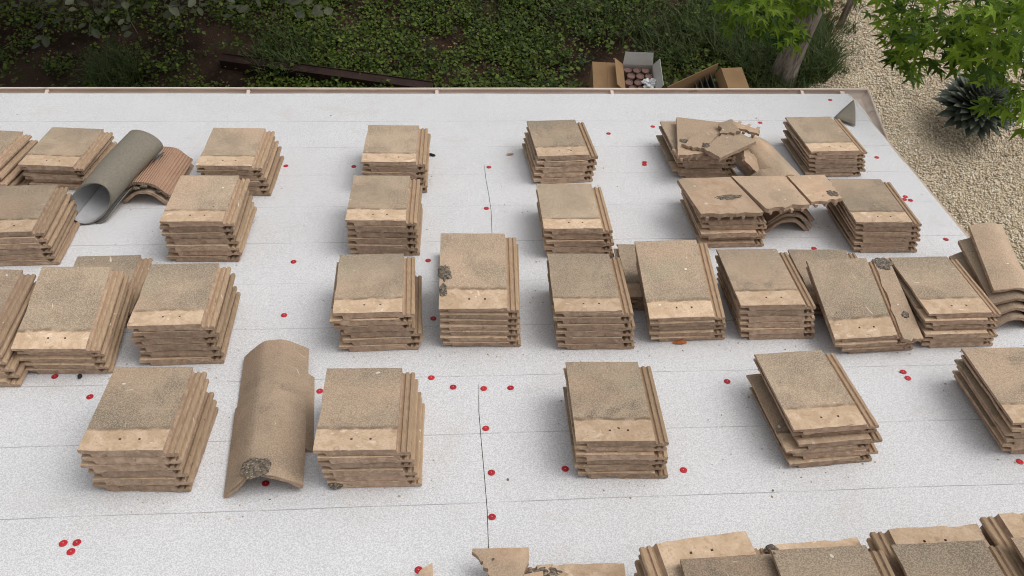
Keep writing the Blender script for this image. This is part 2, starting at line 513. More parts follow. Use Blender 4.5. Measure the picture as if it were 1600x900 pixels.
def rand_rot(n, tilt=math.pi, rng=RNG):
    """random yaw, then tilt away from vertical by up to tilt"""
    a = rng.uniform(0, 2 * math.pi, n); t = rng.uniform(0, tilt, n); b = rng.uniform(0, 2 * math.pi, n)
    def rz(q):
        c, s, z, o = np.cos(q), np.sin(q), np.zeros(n), np.ones(n)
        return np.stack([np.stack([c, -s, z], -1), np.stack([s, c, z], -1), np.stack([z, z, o], -1)], 1)
    c, s, z, o = np.cos(t), np.sin(t), np.zeros(n), np.ones(n)
    rx = np.stack([np.stack([o, z, z], -1), np.stack([z, c, -s], -1), np.stack([z, s, c], -1)], 1)
    return rz(a) @ rx @ rz(b)
# pebbles on the gravel bed
n = 80000
py = RNG.uniform(3.6, 10.2, n)
px = np.array([gravel_edge(y) for y in py]) - 0.10 + RNG.uniform(0, 1, n) ** 1.1 * 4.2
pz = np.array([ground_h(x, y) for x, y in zip(px, py)]) + 0.014
s = RNG.uniform(0.0065, 0.0135, n)
scl = np.stack([s * RNG.uniform(0.9, 1.5, n), s, s * RNG.uniform(0.5, 0.8, n)], 1)
OCT = [(1, 0, 0), (-1, 0, 0), (0, 1, 0), (0, -1, 0), (0, 0, 1), (0, 0, -1)]
OCF = [(0, 2, 4), (2, 1, 4), (1, 3, 4), (3, 0, 4), (2, 0, 5), (1, 2, 5), (3, 1, 5), (0, 3, 5)]
tag(obj('pea_gravel', scatter_mesh('pea_gravel', OCT, OCF, np.stack([px, py, pz], 1), scl, rand_rot(n, 0.7), M['pebble'], np.clip(RNG.normal(0.5, 0.24, n), 0, 1), True)),
    'loose beige and white pea gravel pebbles beside the house', 'gravel', kind='stuff')

# low leafy ground cover
LEAFV = [(0, 0, 0), (0.5, 0.45, 0.10), (0, 1, -0.05), (-0.5, 0.45, 0.10), (0, 0.5, 0)]
LEAFF = [(0, 1, 4), (1, 2, 4), (2, 3, 4), (3, 0, 4)]
def cover_density(x, y):
    d = 0.30 + 0.9 * mnoise.noise(Vector((x * 0.9, y * 0.9, 1.5))) + 0.9 * mnoise.noise(Vector((x * 2.6, y * 2.6, 4)))
    d += 0.55 * max(0.0, min(1.0, (x + 2.6) / 1.6))
    if x < -2.2:
        d -= 0.12
    if x > 1.2 and x < 3.6:
        d -= 0.30
    return d
pos = []
while len(pos) < 60000:
    x = random.uniform(-6.5, 4.4); y = random.uniform(7.0, 10.4)
    if x > gravel_edge(y) - 0.05:
        continue
    if random.random() < cover_density(x, y):
        pos.append((x, y, ground_h(x, y) + random.uniform(0.0, 0.10) * (0.6 + 0.6 * mnoise.noise(Vector((x * 3, y * 3, 9))) + 0.4)))
ROS = []
for _ in range(230):                                # leafy weeds standing out of the carpet
    cx, cy = random.uniform(-4.5, 3.6), random.uniform(7.4, 9.6)
    if cx > gravel_edge(cy) - 0.1: continue
    ROS += [(cx + random.gauss(0, 0.035), cy + random.gauss(0, 0.035), ground_h(cx, cy) + 0.09 + random.uniform(0, 0.06)) for _ in range(9)]
n_ros = len(ROS)
pos = np.array(pos + ROS); n = len(pos)
sz = RNG.uniform(0.018, 0.046, n) * np.where(RNG.uniform(0, 1, n) < 0.06, 1.5, 1)
patch = np.array([0.5 + 0.5 * mnoise.noise(Vector((p[0] * 1.3, p[1] * 1.3, 20))) for p in pos])
rn = np.clip(RNG.uniform(0, 1, n) ** 2.0 * (0.15 + 1.1 * patch), 0, 0.99)
rn[-n_ros:] = RNG.uniform(0.45, 0.98, n_ros); sz[-n_ros:] = RNG.uniform(0.035, 0.062, n_ros)
tag(obj('ground_cover', scatter_mesh('ground_cover', LEAFV, LEAFF, pos, np.stack([sz * 0.9, sz, sz], 1), rand_rot(n, 0.9), M['cover'], rn)),
    'low dark green leafy ground cover over the soil', 'ground cover', kind='stuff')
# fallen leaves and litter on the soil
pos = []
while len(pos) < 900:
    x = random.uniform(-5.5, 4.2); y = random.uniform(7.1, 10)
    if x < gravel_edge(y):
        pos.append((x, y, ground_h(x, y) + 0.03 + random.uniform(0, 0.06)))
for _ in range(110):
    y = random.uniform(4.6, 9.4); x = gravel_edge(y) + random.uniform(0.05, 3.0)
    pos.append((x, y, ground_h(x, y) + 0.035))
pos = np.array(pos); n = len(pos); sz = RNG.uniform(0.015, 0.04, n)
tag(obj('leaf_litter', scatter_mesh('leaf_litter', LEAFV, LEAFF, pos, np.stack([sz * 0.8, sz, sz], 1), rand_rot(n, 0.6), M['dry'], RNG.uniform(0, 1, n))),
    'scattered dry brown leaves on the garden soil', 'leaf litter', kind='stuff')
# long grass round the trunk and in tufts
def blades(name, spots, mat, label, cat):
    vs, fs, rnd = [], [], []
    for (cx, cy, rad, cnt, ln) in spots:
        for _ in range(cnt):
            a = random.uniform(0, 6.283); rr = rad * math.sqrt(random.random())
            x, y = cx + rr * math.cos(a), cy + rr * math.sin(a)
            z = ground_h(x, y)
            d = random.uniform(0, 6.283); L = ln * random.uniform(0.5, 1.1); w = random.uniform(0.004, 0.008)
            lean = random.uniform(0.25, 0.9)
            dx, dy = math.cos(d), math.sin(d)
            o = len(vs)
            for t in (0, 0.5, 1.0):
                q = lean * L * t * t; h = L * (t - 0.35 * lean * t * t)
                ww = w * (1 - 0.85 * t)
                vs += [(x + dx * q - dy * ww, y + dy * q + dx * ww, z + h), (x + dx * q + dy * ww, y + dy * q - dx * ww, z + h)]
            fs += [(o, o + 1, o + 3, o + 2), (o + 2, o + 3, o + 5, o + 4)]
            rnd += [random.random()] * 6
    me = mesh_of(name, vs, fs, mat)
    at = me.attributes.new('rnd', 'FLOAT', 'POINT'); at.data.foreach_set('value', rnd)
    return tag(obj(name, me), label, cat, kind='stuff')
spots = [(3.95, 8.05, 0.38, 1500, 0.42), (3.35, 8.2, 0.40, 1100, 0.35), (3.1, 8.6, 0.45, 900, 0.3), (4.15, 8.5, 0.25, 500, 0.4), (3.6, 7.7, 0.35, 700, 0.3),
         (-3.3, 7.75, 0.28, 500, 0.32), (-1.6, 8.0, 0.35, 380, 0.28), (0.9, 8.7, 0.6, 500, 0.22), (2.5, 8.3, 0.4, 600, 0.28), (4.62, 8.55, 0.10, 70, 0.12), (4.35, 7.9, 0.10, 60, 0.12), (4.75, 8.95, 0.14, 80, 0.12), (2.0, 8.8, 0.6, 500, 0.25)]
blades('long_grass', spots, M['grass'], 'long grass tufts round the tree trunk and in the bed', 'grass')

# ================================================================== house: deck, membrane, gutter
house = empty('house', Matrix.Translation((-1.2, 0, 0)))
tag(house, 'house with low sloping roof covered in pale speckled underlayment', 'house')
UL, UR = -5.2, 2.69
dv, df = box_data(UL, UR - 0.004, -0.35, 5.25, -0.05, -0.001)
deck = obj('roof_deck', mesh_of('roof_deck', dv, df, M['deck']), RM, house)
def sheet(u0, u1, vn, vf, seed, wob0=0, wob1=0):
    n = max(6, int((u1 - u0) / 0.06)); rows_ = 6
    vs, fs = [], []
    for lay in (0, 1):
        for j in range(rows_ + 1):
            t = j / rows_
            for i in range(n + 1):
                u = u0 + (u1 - u0) * i / n
                v = vn + (vf - vn) * t
                if j == rows_:
                    v += 0.004 * mnoise.noise(Vector((u * 2.2, seed, 0))) + 0.002 * mnoise.noise(Vector((u * 9, seed, 4)))
                if i == 0: u += wob0 * (mnoise.noise(Vector((v * 1.9, seed, 2))) + 0.4 * mnoise.noise(Vector((v * 7, seed, 6))))
                if i == n: u += wob1 * (mnoise.noise(Vector((v * 1.9, seed, 2))) + 0.4 * mnoise.noise(Vector((v * 7, seed, 6))))
                vs.append((u, v, 0.0012 + 0.0042 * t - (0.0011 if lay else 0)))
    N1 = (n + 1) * (rows_ + 1)
    for j in range(rows_):
        for i in range(n):
            a = j * (n + 1) + i
            fs.append((a, a + 1, a + n + 2, a + n + 1))
            fs.append((N1 + a, N1 + a + n + 1, N1 + a + n + 2, N1 + a + 1))
    a = rows_ * (n + 1)
    for i in range(n):
        fs.append((a + i, a + i + 1, N1 + a + i + 1, N1 + a + i))
    return obj('membrane_sheet', mesh_of('membrane_sheet', vs, fs, M['membrane']), RM, deck)
for k, fe in enumerate((5.265, 4.36, 3.49, 2.60, 1.72, 0.85)):
    nr = max(fe - 0.95, -0.34)
    sm = {1: 0.247, 3: 0.142, 4: 0.135}.get(k)
    if sm is None:
        sheet(UL, UR, nr, fe, k * 3.1)
    else:
        sheet(UL, sm - 0.0013, nr, fe, k * 3.1, 0, 0.014)
        sheet(sm + 0.0013, UR, nr, fe, k * 3.1, 0.014, 0)
# loose membrane bent down over the right corner, and its folded-back tongue
vs, fs = [], []
for j in range(9):
    v = 4.52 + 0.77 * j / 8
    wd = 0.02 + 0.125 * min(1.0, (j / 8) * 1.35)
    for i in range(5):
        t = i / 4
        vs.append((UR - 0.006 + wd * t, v, 0.002 - 0.16 * wd / 0.145 * t * t + 0.006 * math.sin(j * 1.3) * t))
for j in range(8):
    for i in range(4):
        a = j * 5 + i
        fs.append((a, a + 1, a + 6, a + 5))
fl = obj('membrane_flap', mesh_of('membrane_flap', vs, fs, M['membrane'], True), RM, deck)
fl.modifiers.new('thick', 'SOLIDIFY').thickness = 0.0025
vs, fs = [], []
P0, P1, P2 = Vector((2.69, 5.16, 0.012)), Vector((2.560, 4.800, 0.012)), Vector((2.455, 4.89, 0.02))
NF = 7
for i in range(NF + 1):
    for j in range(NF + 1 - i):
        a, b = i / NF, j / NF
        p = P0 * (1 - a - b) + P1 * a + P2 * b
        p = p + Vector((0, 0, 0.022 * 4 * (1 - a - b) * a + 0.02 * b * (1 - b)))
        vs.append(p)
def tid(i, j): return sum(NF + 1 - q for q in range(i)) + j
for i in range(NF):
    for j in range(NF - i):
        fs.append((tid(i, j), tid(i + 1, j), tid(i, j + 1)))
        if j < NF - i - 1:
            fs.append((tid(i + 1, j), tid(i + 1, j + 1), tid(i, j + 1)))
tg = obj('folded_tongue', mesh_of('folded_tongue', vs, fs, M['felt'], True), RM, deck)
tg['label'] = 'brown underside of a folded triangular membrane corner'
tg.modifiers.new('thick', 'SOLIDIFY').thickness = 0.003
# rake board, rear slope, walls, fascia
v_, f_ = box_data(UR - 0.002, UR + 0.02, -0.35, 5.22, -0.19, -0.004)
obj('rake_board', mesh_of('rake_board', v_, f_, M['trim']), RM, house)
RB = Matrix(((1, 0, 0, 0), (0, math.cos(RHO), -math.sin(RHO), -0.35 * math.cos(RHO)), (0, math.sin(RHO), math.cos(RHO), Z0 + 0.35 * math.sin(RHO)), (0, 0, 0, 1)))
v_, f_ = box_data(UL, UR, -5.4, -0.01, -0.05, -0.001)
obj('rear_slope', mesh_of('rear_slope', v_, f_, M['deck']), RB, house)
ye = 5.20 * math.cos(RHO)
v_, f_ = box_data(UL + 0.1, UR - 0.2, -5.2, ye - 0.45, -0.2, 2.42)
obj('wall', mesh_of('wall', v_, f_, M['stucco']), None, house)
v_, f_ = [], []
gy = ye - 0.5
ridge_y = -0.35
v_ = [(UR - 0.2, gy, 2.423), (UR - 0.2, -5.2, 2.423), (UR - 0.2, ridge_y, Z0 + 0.02), (UL + 0.1, gy, 2.423), (UL + 0.1, -5.2, 2.423), (UL + 0.1, ridge_y, Z0 + 0.02)]
f_ = [(0, 2, 1), (3, 4, 5), (0, 1, 4, 3), (0, 3, 5, 2), (1, 2, 5, 4)]
obj('gable', mesh_of('gable', v_, f_, M['stucco']), None, house)
v_, f_ = box_data(UL, 2.752, ye + 0.004, ye + 0.03, 2.27, 2.47)
obj('fascia_board', mesh_of('fascia_board', v_, f_, M['trim']), None, house)
v_, f_ = box_data(2.722, 2.748, 3.3, ye - 0.002, 2.27, 2.47)
obj('fascia_board', mesh_of('fascia_board', v_, f_, M['trim']), None, house)
# gutter swept round the corner
XC, YC = 2.752, ye + 0.034
GP = [(0.000, 2.458), (0.000, 2.402), (0.012, 2.394), (0.080, 2.394), (0.096, 2.400), (0.112, 2.420), (0.132, 2.434), (0.136, 2.452), (0.134, 2.459), (0.126, 2.461), (0.122, 2.456)]
path_n = 40
vs, fs = [], []
secs = []
for i in range(path_n):
    x = UL + (XC - UL) * i / (path_n - 1)
    if i < path_n - 1:
        secs.append([(x, YC + d + 0.0015 * mnoise.noise(Vector((x, 0, 0))), z + 0.002 * mnoise.noise(Vector((x * 0.8, 5, 0)))) for d, z in GP])
secs.append([(XC + d, YC + d, z) for d, z in GP])
for yy in (4.4, 3.9, 3.35):
    secs.append([(XC + d, yy, z) for d, z in GP])
for s_ in secs: vs += s_
k = len(GP)
for i in range(len(secs) - 1):
    for j in range(k - 1):
        fs.append((i * k + j, i * k + j + 1, (i + 1) * k + j + 1, (i + 1) * k + j))
fs.append(tuple((len(secs) - 1) * k + j for j in range(k)))
gut = obj('gutter', mesh_of('gutter', vs, fs, M['gutter']), None, house)
gut['label'] = 'pinkish beige metal gutter along the far eave'
sm_ = gut.modifiers.new('thick', 'SOLIDIFY'); sm_.thickness = 0.003; sm_.offset = 0
for hx in (-3.70, -2.46, -1.22, -0.02, 1.13, 2.42):
    v_, f_ = join_data([box_data(-0.010, 0.010, 0.004, 0.132, 0, 0.008), box_data(-0.012, 0.012, 0.112, 0.120, -0.010, -0.001), box_data(-0.012, 0.012, 0.000, 0.0035, -0.03, 0.012)])
    obj('gutter_hanger', mesh_of('gutter_hanger', v_, f_, M['gutter']), Matrix.Translation((hx, YC, 2.446)), gut)
v_, f_ = box_data(-0.015, 0.015, 0.002, 0.120, 0, 0.003)
obj('gutter_joint', mesh_of('gutter_joint', v_, f_, M['gutter']), Matrix.Translation((2.70, YC, 2.447)), gut)

# ================================================================== roof tiles
TOPX = [-0.165, -0.148, -0.128, -0.108, -0.088, -0.066, -0.0445, -0.0365, -0.015, 0.004, 0.0205, 0.0285, 0.048, 0.066, 0.084, 0.100, 0.1145]
def tile_mesh(L, seed):
    rg = random.Random(seed)
    top = [(x, 0.030) for x in TOPX]
    rest = [(0.1165, 0.0195), (0.1210, 0.0120), (0.1280, 0.0120), (0.1315, 0.0190), (0.1400, 0.0190), (0.1430, 0.0125), (0.1480, 0.0125), (0.1515, 0.0190), (0.1615, 0.0180), (0.1650, 0.0150), (0.1650, 0.004), (0.160, 0.0015),
            (0.120, 0.0015), (0.118, -0.0015), (0.098, -0.0015), (0.096, 0.0015), (0.010, 0.0015), (0.008, -0.0015), (-0.012, -0.0015), (-0.014, 0.0015), (-0.092, 0.0015), (-0.094, -0.0015), (-0.118, -0.0015), (-0.123, 0.002), (-0.128, 0.0145), (-0.160, 0.0165), (-0.165, 0.019)]
    prof = top + rest
    K = len(prof)
    ys = [0.0, 0.005, 0.030, 0.046, 0.054, 0.085, 0.115, 0.18, 0.25, 0.33, L - 0.012, L]
    ph = rg.uniform(0, 50)
    vs, fs = [], []
    for j, y in enumerate(ys):
        for i, (x, z) in enumerate(prof):
            yy, zz, xx = y, z, x
            nn = mnoise.noise(Vector((x * 22, z * 55, ph)))
            n2 = mnoise.noise(Vector((x * 70, z * 160, ph + 7)))
            if j == 0:
                yy += 0.0028 * nn + 0.0020 * n2
                if i < len(top):
                    zz -= 0.0008 + 0.0014 * max(0, n2) + (0.006 if mnoise.noise(Vector((x * 14, ph, 3))) > 0.42 else 0)
                    yy += 0.004 if mnoise.noise(Vector((x * 14, ph, 3))) > 0.38 else 0
                else:
                    zz += 0.0012 * n2
            elif j == len(ys) - 1:
                yy += 0.0018 * nn
                if i < len(top): zz -= 0.002
                if x > 0.116: yy -= 0.014
            elif j == len(ys) - 2 and x > 0.116:
                yy -= 0.014
            if i == 0 or i >= K - 2:
                xx += 0.0022 * mnoise.noise(Vector((y * 28, ph, 1))) - (0.004 if mnoise.noise(Vector((y * 13, ph, 8))) > 0.45 else 0) * -1
            if 0.160 < x:
                xx += 0.0025 * mnoise.noise(Vector((y * 24, ph, 5)))
            vs.append((xx, yy, zz))
    holes = {(6, 3), (10, 3)}
    for j in range(len(ys) - 1):
        for i in range(K):
            i2 = (i + 1) % K
            q = (j * K + i, j * K + i2, (j + 1) * K + i2, (j + 1) * K + i)
            if (i, j) in holes:
                o = len(vs)
                for idx in q:
                    x, y, z = vs[idx]
                    vs.append((x, y, z - 0.018))
                fs.append((o, o + 1, o + 2, o + 3))
                for a in range(4):
                    b = (a + 1) % 4
                    fs.append((q[a], q[b], o + b, o + a))
            else:
                fs.append(q)
    fs.append(tuple(range(K - 1, -1, -1)))
    fs.append(tuple((len(ys) - 1) * K + i for i in range(K)))
    return fix_normals(mesh_of('concrete_tile', vs, fs, M['tile']))
SHORT = [tile_mesh(0.410, 10 + i) for i in range(9)]
ORD = ['topmost', 'second', 'third', 'fourth', 'fifth', 'sixth', 'seventh', 'eighth', 'ninth', 'tenth', 'eleventh', 'twelfth']
TILE_GROUP = 'flat concrete tiles stacked on the roof'
def place_tile(me, m, label, sz=1.0):
    o = obj('concrete_tile', me, m @ Matrix.Diagonal((1, 1, sz, 1)))
    tag(o, label, 'tile', TILE_GROUP)
    return o
def stack(desc, u, v, th, H, n, bot=None, jit=0.0055, tilt=0.0, seed=0, tilt_y=0.0, flip=False, w0=0.0):
    """u, v: head-edge centre of the top tile; bot: head-edge centre of the bottom tile"""
    rg = random.Random(seed * 17 + 3)
    sp = H / n
    bu, bv = bot if bot else (u, v)
    pool = SHORT
    for i in range(n):
        t = i / max(1, n - 1)
        du, dv_ = (rg.gauss(0, jit), rg.gauss(0, jit * 0.55)) if i < n - 1 else (0, 0)
        a = th + (rg.gauss(0, 0.6) if i < n - 1 else 0)
        uu, vv = bu + (u - bu) * t + du, bv + (v - bv) * t + dv_
        k = n - 1 - i
        if k == 0: lab = 'topmost tan and grey tile of the ' + desc
        elif k == n - 1: lab = 'bottom tile of the ' + desc
        else: lab = ORD[k] + ' tile from the top of the ' + desc
        m = roofm(uu, vv, w0 + sheet_w(v) + i * sp + 0.0012 * sp / 0.032, a + (180 if flip else 0), tilt, tilt_y)
        place_tile(rg.choice(pool), m, lab, sp / 0.0322)

# farthest row
stack('farthest-row stack cut off by the left frame edge', -2.41, 4.09, -7, 0.150, 5, bot=(-2.33, 4.06), seed=1)
stack('farthest-row stack partly covered by the felt roll', -1.984, 4.112, -5.4, 0.150, 5, bot=(-1.965, 4.125), jit=0.012, seed=2)
stack('farthest-row stack right of the ridge cap pair', -1.08, 4.055, -1.7, 0.178, 6, bot=(-1.055, 4.05), seed=3)
stack('farthest-row stack beside the black chip', -0.247, 4.070, -1.8, 0.186, 6, bot=(-0.237, 4.06), seed=4)
stack('farthest-row stack aligned just right of the far seam', 0.679, 4.160, 3.5, 0.170, 5, bot=(0.665, 4.15), seed=5)
stack('farthest-row stack topped with broken pieces', 1.445, 4.185, 1.5, 0.150, 5, bot=(1.470, 4.20), jit=0.012, seed=6)
stack('farthest-row stack nearest the gutter corner', 2.188, 4.187, 1.8, 0.175, 6, bot=(2.205, 4.20), seed=7)
# second row
stack('second-row stack cut off at the left', -1.961, 3.463, 2.6, 0.180, 6, bot=(-1.938, 3.45), seed=8)
stack('second-row stack in front of the ridge cap pair', -1.111, 3.466, -0.8, 0.226, 7, bot=(-1.105, 3.46), seed=9)
stack('second-row stack just left of the far seam', -0.284, 3.497, -1.8, 0.205, 6, bot=(-0.270, 3.49), seed=10)
stack('second-row stack just right of the far seam', 0.642, 3.455, -0.5, 0.172, 5, bot=(0.655, 3.45), seed=11)
stack('second-row stack under the bridging broken tiles', 1.425, 3.548, 0.5, 0.150, 5, bot=(1.450, 3.53), jit=0.012, seed=12)
stack('second-row stack at the roof right edge', 2.165, 3.462, -1.0, 0.184, 6, bot=(2.190, 3.46), seed=13)
# third row
stack('third-row stack cut off by the left frame edge', -1.860, 2.68, -3, 0.200, 6, bot=(-1.815, 2.66), seed=14, tilt=8)
stack('leaning third-row stack second from the left', -1.504, 2.704, -1.9, 0.151, 5, bot=(-1.488, 2.716), seed=15, tilt=14.8)
stack('third-row stack behind the nearest left stack', -1.068, 2.753, 0.6, 0.214, 6, bot=(-1.060, 2.756), seed=17)
stack('third-row stack left of the pitted leaning stack', -0.282, 2.822, 0.7, 0.202, 6, bot=(-0.270, 2.81), jit=0.010, seed=18)
stack('leaning third-row stack with a pitted left edge', 0.146, 2.827, -1.8, 0.213, 7, bot=(0.157, 2.822), seed=19, tilt=14.6)
stack('third-row stack right of the pitted leaning stack', 0.621, 2.803, -1.3, 0.202, 6, bot=(0.640, 2.785), seed=20)
stack('leaning third-row stack above the orange leaf', 1.025, 2.825, 1.0, 0.150, 5, bot=(1.045, 2.835), seed=21, tilt=17.5)
stack('third-row stack left of the scuffed leaning stack', 1.412, 2.831, -0.2, 0.196, 6, bot=(1.445, 2.83), seed=22)
stack('scuffed leaning third-row stack beside a narrow strip', 1.800, 2.728, 3.0, 0.105, 3, bot=(1.845, 2.735), seed=23, jit=0.010, tilt=18.0)
stack('third-row stack beside the leaning ridge caps', 2.215, 2.774, 0.9, 0.180, 6, bot=(2.222, 2.75), jit=0.011, seed=24)
# low companions that the leaning third-row stacks rest on
stack('low pair-height pile behind the leaning left stack', -1.480, 3.000, 1.0, 0.084, 3, seed=16)
stack('low pile hidden behind the pitted leaning stack', 0.150, 3.085, -1.0, 0.064, 2, seed=25)
stack('low pile behind the orange-leaf leaning stack', 0.990, 3.045, -1.5, 0.078, 3, seed=31)
stack('low pile behind the scuffed leaning tiles', 1.808, 2.975, -2.0, 0.084, 3, seed=32)
# nearest row
stack('nearest-row stack left of the big ridge caps', -1.057, 2.094, -2.0, 0.220, 6, bot=(-1.050, 2.10), seed=26)
stack('nearest-row stack right of the big ridge caps', -0.284, 2.085, -1.4, 0.198, 6, bot=(-0.250, 2.085), seed=27)
stack('nearest-row stack between two red nails', 0.620, 2.098, -1.7, 0.190, 6, bot=(0.628, 2.09), seed=28)
stack('twisted nearest-row stack right of centre', 1.415, 2.145, 3.6, 0.180, 6, bot=(1.425, 2.125), jit=0.014, seed=29)
stack('nearest-row stack cut off by the right frame edge', 2.235, 2.127, -0.5, 0.192, 6, bot=(2.262, 2.14), seed=30)

# row along the bottom of the picture: heads turned away, grey tiles lying across them
def E(desc, u, v, th, H, n, seed):
    stack(desc, u, v, th, H, n, seed=seed, flip=True, jit=0.006)
E('low stack with a dark patch, bottom centre', 0.400, 1.690, -1.4, 0.066, 2, 50)
E('bottom-edge stack at the row left end', 0.728, 1.588, 6.0, 0.320, 10, 51)
E('bottom-edge low stack holding a black lump', 1.078, 1.582, 3.0, 0.285, 9, 52)
E('bottom-edge stack with flush clean head', 1.425, 1.571, 1.0, 0.352, 11, 53)
E('bottom-edge stack in the right corner', 1.765, 1.588, 1.5, 0.384, 12, 54)
for i, (u, v, w, a, d) in enumerate(((0.835, 1.086, 0.325, 1.0, 'leftmost'), (1.090, 1.080, 0.358, 0.6, 'middle'), (1.440, 1.078, 0.362, 0.4, 'right-hand'), (1.785, 1.066, 0.390, 0.4, 'cut-off rightmost'))):
    dk = SHORT[(i * 2 + 1) % 9].copy(); dk.materials[0] = M['tile_dark']
    place_tile(dk, roofm(u, v, w + 0.004, a, 0, -0.3), d + ' weathered grey tile lying across the bottom-edge row')

# ---- broken pieces: outline in roof coordinates with a height at each corner
def plate(name, pts, thick, mat, label, cat, jag=(), teeth=None, seed=0, group=None, segs=9, amp=0.011):
    rg = random.Random(seed + 900)
    P = [Vector(p) for p in pts]
    c = sum(P, Vector()) / len(P)
    nrm = Vector((0, 0, 0))
    for i in range(len(P)):
        nrm += (P[i] - c).cross(P[(i + 1) % len(P)] - c)
    nrm.normalize()
    if nrm.z < 0: nrm = -nrm
    ring = []
    for i, p in enumerate(P):
        q = P[(i + 1) % len(P)]
        if i in jag:
            side = (q - p).cross(nrm).normalized()
            for t in range(segs):
                f = (t + (rg.uniform(-0.35, 0.35) if t else 0)) / segs
                ring.append(p.lerp(q, f) + (side * rg.uniform(-amp, amp) * rg.choice((0.3, 0.7, 1.3)) + (q - p).normalized() * rg.uniform(-0.004, 0.004) if t else Vector()))
        else:
            for t in range(5):
                ring.append(p.lerp(q, t / 5) + Vector((rg.uniform(-1, 1), rg.uniform(-1, 1), 0)) * 0.0012)
    n = len(ring)
    vs = [p - c for p in ring] + [p - c - nrm * thick * rg.uniform(0.85, 1.1) for p in ring]
    fs = [tuple(range(n)), tuple(range(2 * n - 1, n - 1, -1))] + [(i, (i + 1) % n, n + (i + 1) % n, n + i) for i in range(n)]
    if teeth:                                     # underside ribs that show as teeth on a broken edge
        i, cnt = teeth
        p, q = P[i], P[(i + 1) % len(P)]
        inw = (c - (p + q) / 2); inw = (inw - (q - p).normalized() * inw.dot((q - p).normalized())).normalized()
        for t in range(cnt):
            o = p.lerp(q, (t + 0.6) / (cnt + 0.2)) - c - nrm * (thick * 0.9)
            e = (q - p).normalized() * 0.009
            a = [o - e - inw * 0.004, o + e - inw * 0.004, o + e + inw * 0.10, o - e + inw * 0.10]
            b = [x * 1.0 - nrm * 0.018 + (e * 0.4 if k in (0, 3) else -e * 0.4) for k, x in enumerate(a)]
            z = len(vs); vs += a + b
            fs += [(z, z + 1, z + 5, z + 4), (z + 1, z + 2, z + 6, z + 5), (z + 2, z + 3, z + 7, z + 6), (z + 3, z, z + 4, z + 7), (z + 4, z + 5, z + 6, z + 7), (z + 3, z + 2, z + 1, z)]
    me = fix_normals(mesh_of(name, vs, fs, mat))
    o = obj(name, me, RM @ Matrix.Translation(c))
    if label: tag(o, label, cat, group)
    return o
def lump(name, u, v, w, su, sv, sw, mat, seed, parent=None, m=None, sub=3, rough=0.35):
    bm = bmesh.new()
    bmesh.ops.create_icosphere(bm, subdivisions=sub, radius=1)
    for q in bm.verts:
        d = 1 + rough * mnoise.noise(q.co * 1.7 + Vector((seed, 0, 0))) + rough * 0.6 * mnoise.noise(q.co * 4.5 + Vector((0, seed, 0)))
        q.co = Vector((q.co.x * su * d, q.co.y * sv * d, q.co.z * sw * d))
    me = bpy.data.meshes.new(name); bm.to_mesh(me); bm.free()
    me.materials.append(mat)
    return obj(name, me, m if m is not None else roofm(u, v, w), parent)
def crust(name, m, ru, rv, seed, parent=None, h=0.005, ragged=0.45, na=30, nr=7):
    """flat crumbly patch bonded to the surface below"""
    vs, fs = [(0, 0, h)], []
    for j in range(1, nr + 1):
        t = j / nr
        for k in range(na):
            a = 2 * math.pi * k / na
            q = Vector((math.cos(a) * 1.6, math.sin(a) * 1.6, seed * 3.1))
            r = t * (1 + ragged * mnoise.noise(q) + ragged * 0.5 * mnoise.noise(q * 3.1))
            x, y = ru * r * math.cos(a), rv * r * math.sin(a)
            z = h * (0.5 + 0.9 * mnoise.noise(Vector((x * 90, y * 90, seed)))) if j < nr else -0.002
            vs.append((x, y, max(z, 0.0008) if j < nr else z))
    for k in range(na):
        fs.append((0, 1 + k, 1 + (k + 1) % na))
        for j in range(nr - 1):
            a0, b0 = 1 + j * na, 1 + (j + 1) * na
            fs.append((a0 + k, b0 + k, b0 + (k + 1) % na, a0 + (k + 1) % na))
    return obj(name, mesh_of(name, vs, fs, M['mastic'], True), m, parent)
BP = 'broken tile pieces on the far right stacks'
# on the farthest-row broken stack
p = plate('broken_tile', [(1.262, 4.112, 0.196), (1.405, 4.150, 0.190), (1.600, 4.290, 0.188), (1.690, 4.400, 0.190), (1.640, 4.492, 0.192), (1.352, 4.556, 0.198)], 0.022, M['clean'],
          'large broken tile slab topping the far right ragged pile', 'tile fragment', jag=(0, 1, 2, 3), teeth=(0, 3), seed=1, group=BP)
crust('mastic', roofm(1.335, 4.270, 0.1960, 0, 0, 0.5), 0.032, 0.026, 3, p)
plate('broken_tile', [(1.630, 4.440, 0.206), (1.775, 4.340, 0.200), (1.790, 4.395, 0.200), (1.640, 4.492, 0.214)], 0.016, M['clean'],
      'small hooked tile shard at the back of the ragged pile', 'tile fragment', jag=(0, 1), teeth=(0, 3), seed=2, group=BP)
p = plate('broken_tile', [(1.475, 4.055, 0.212), (1.735, 4.260, 0.200), (1.640, 4.400, 0.204), (1.400, 4.185, 0.214)], 0.022, M['grey_plate'],
          'grey rectangular tile shard lying askew on the ragged pile', 'tile fragment', jag=(2, 3), seed=3, group=BP)
crust('mastic', roofm(1.428, 4.190, 0.2145), 0.022, 0.026, 5, p, 0.007)
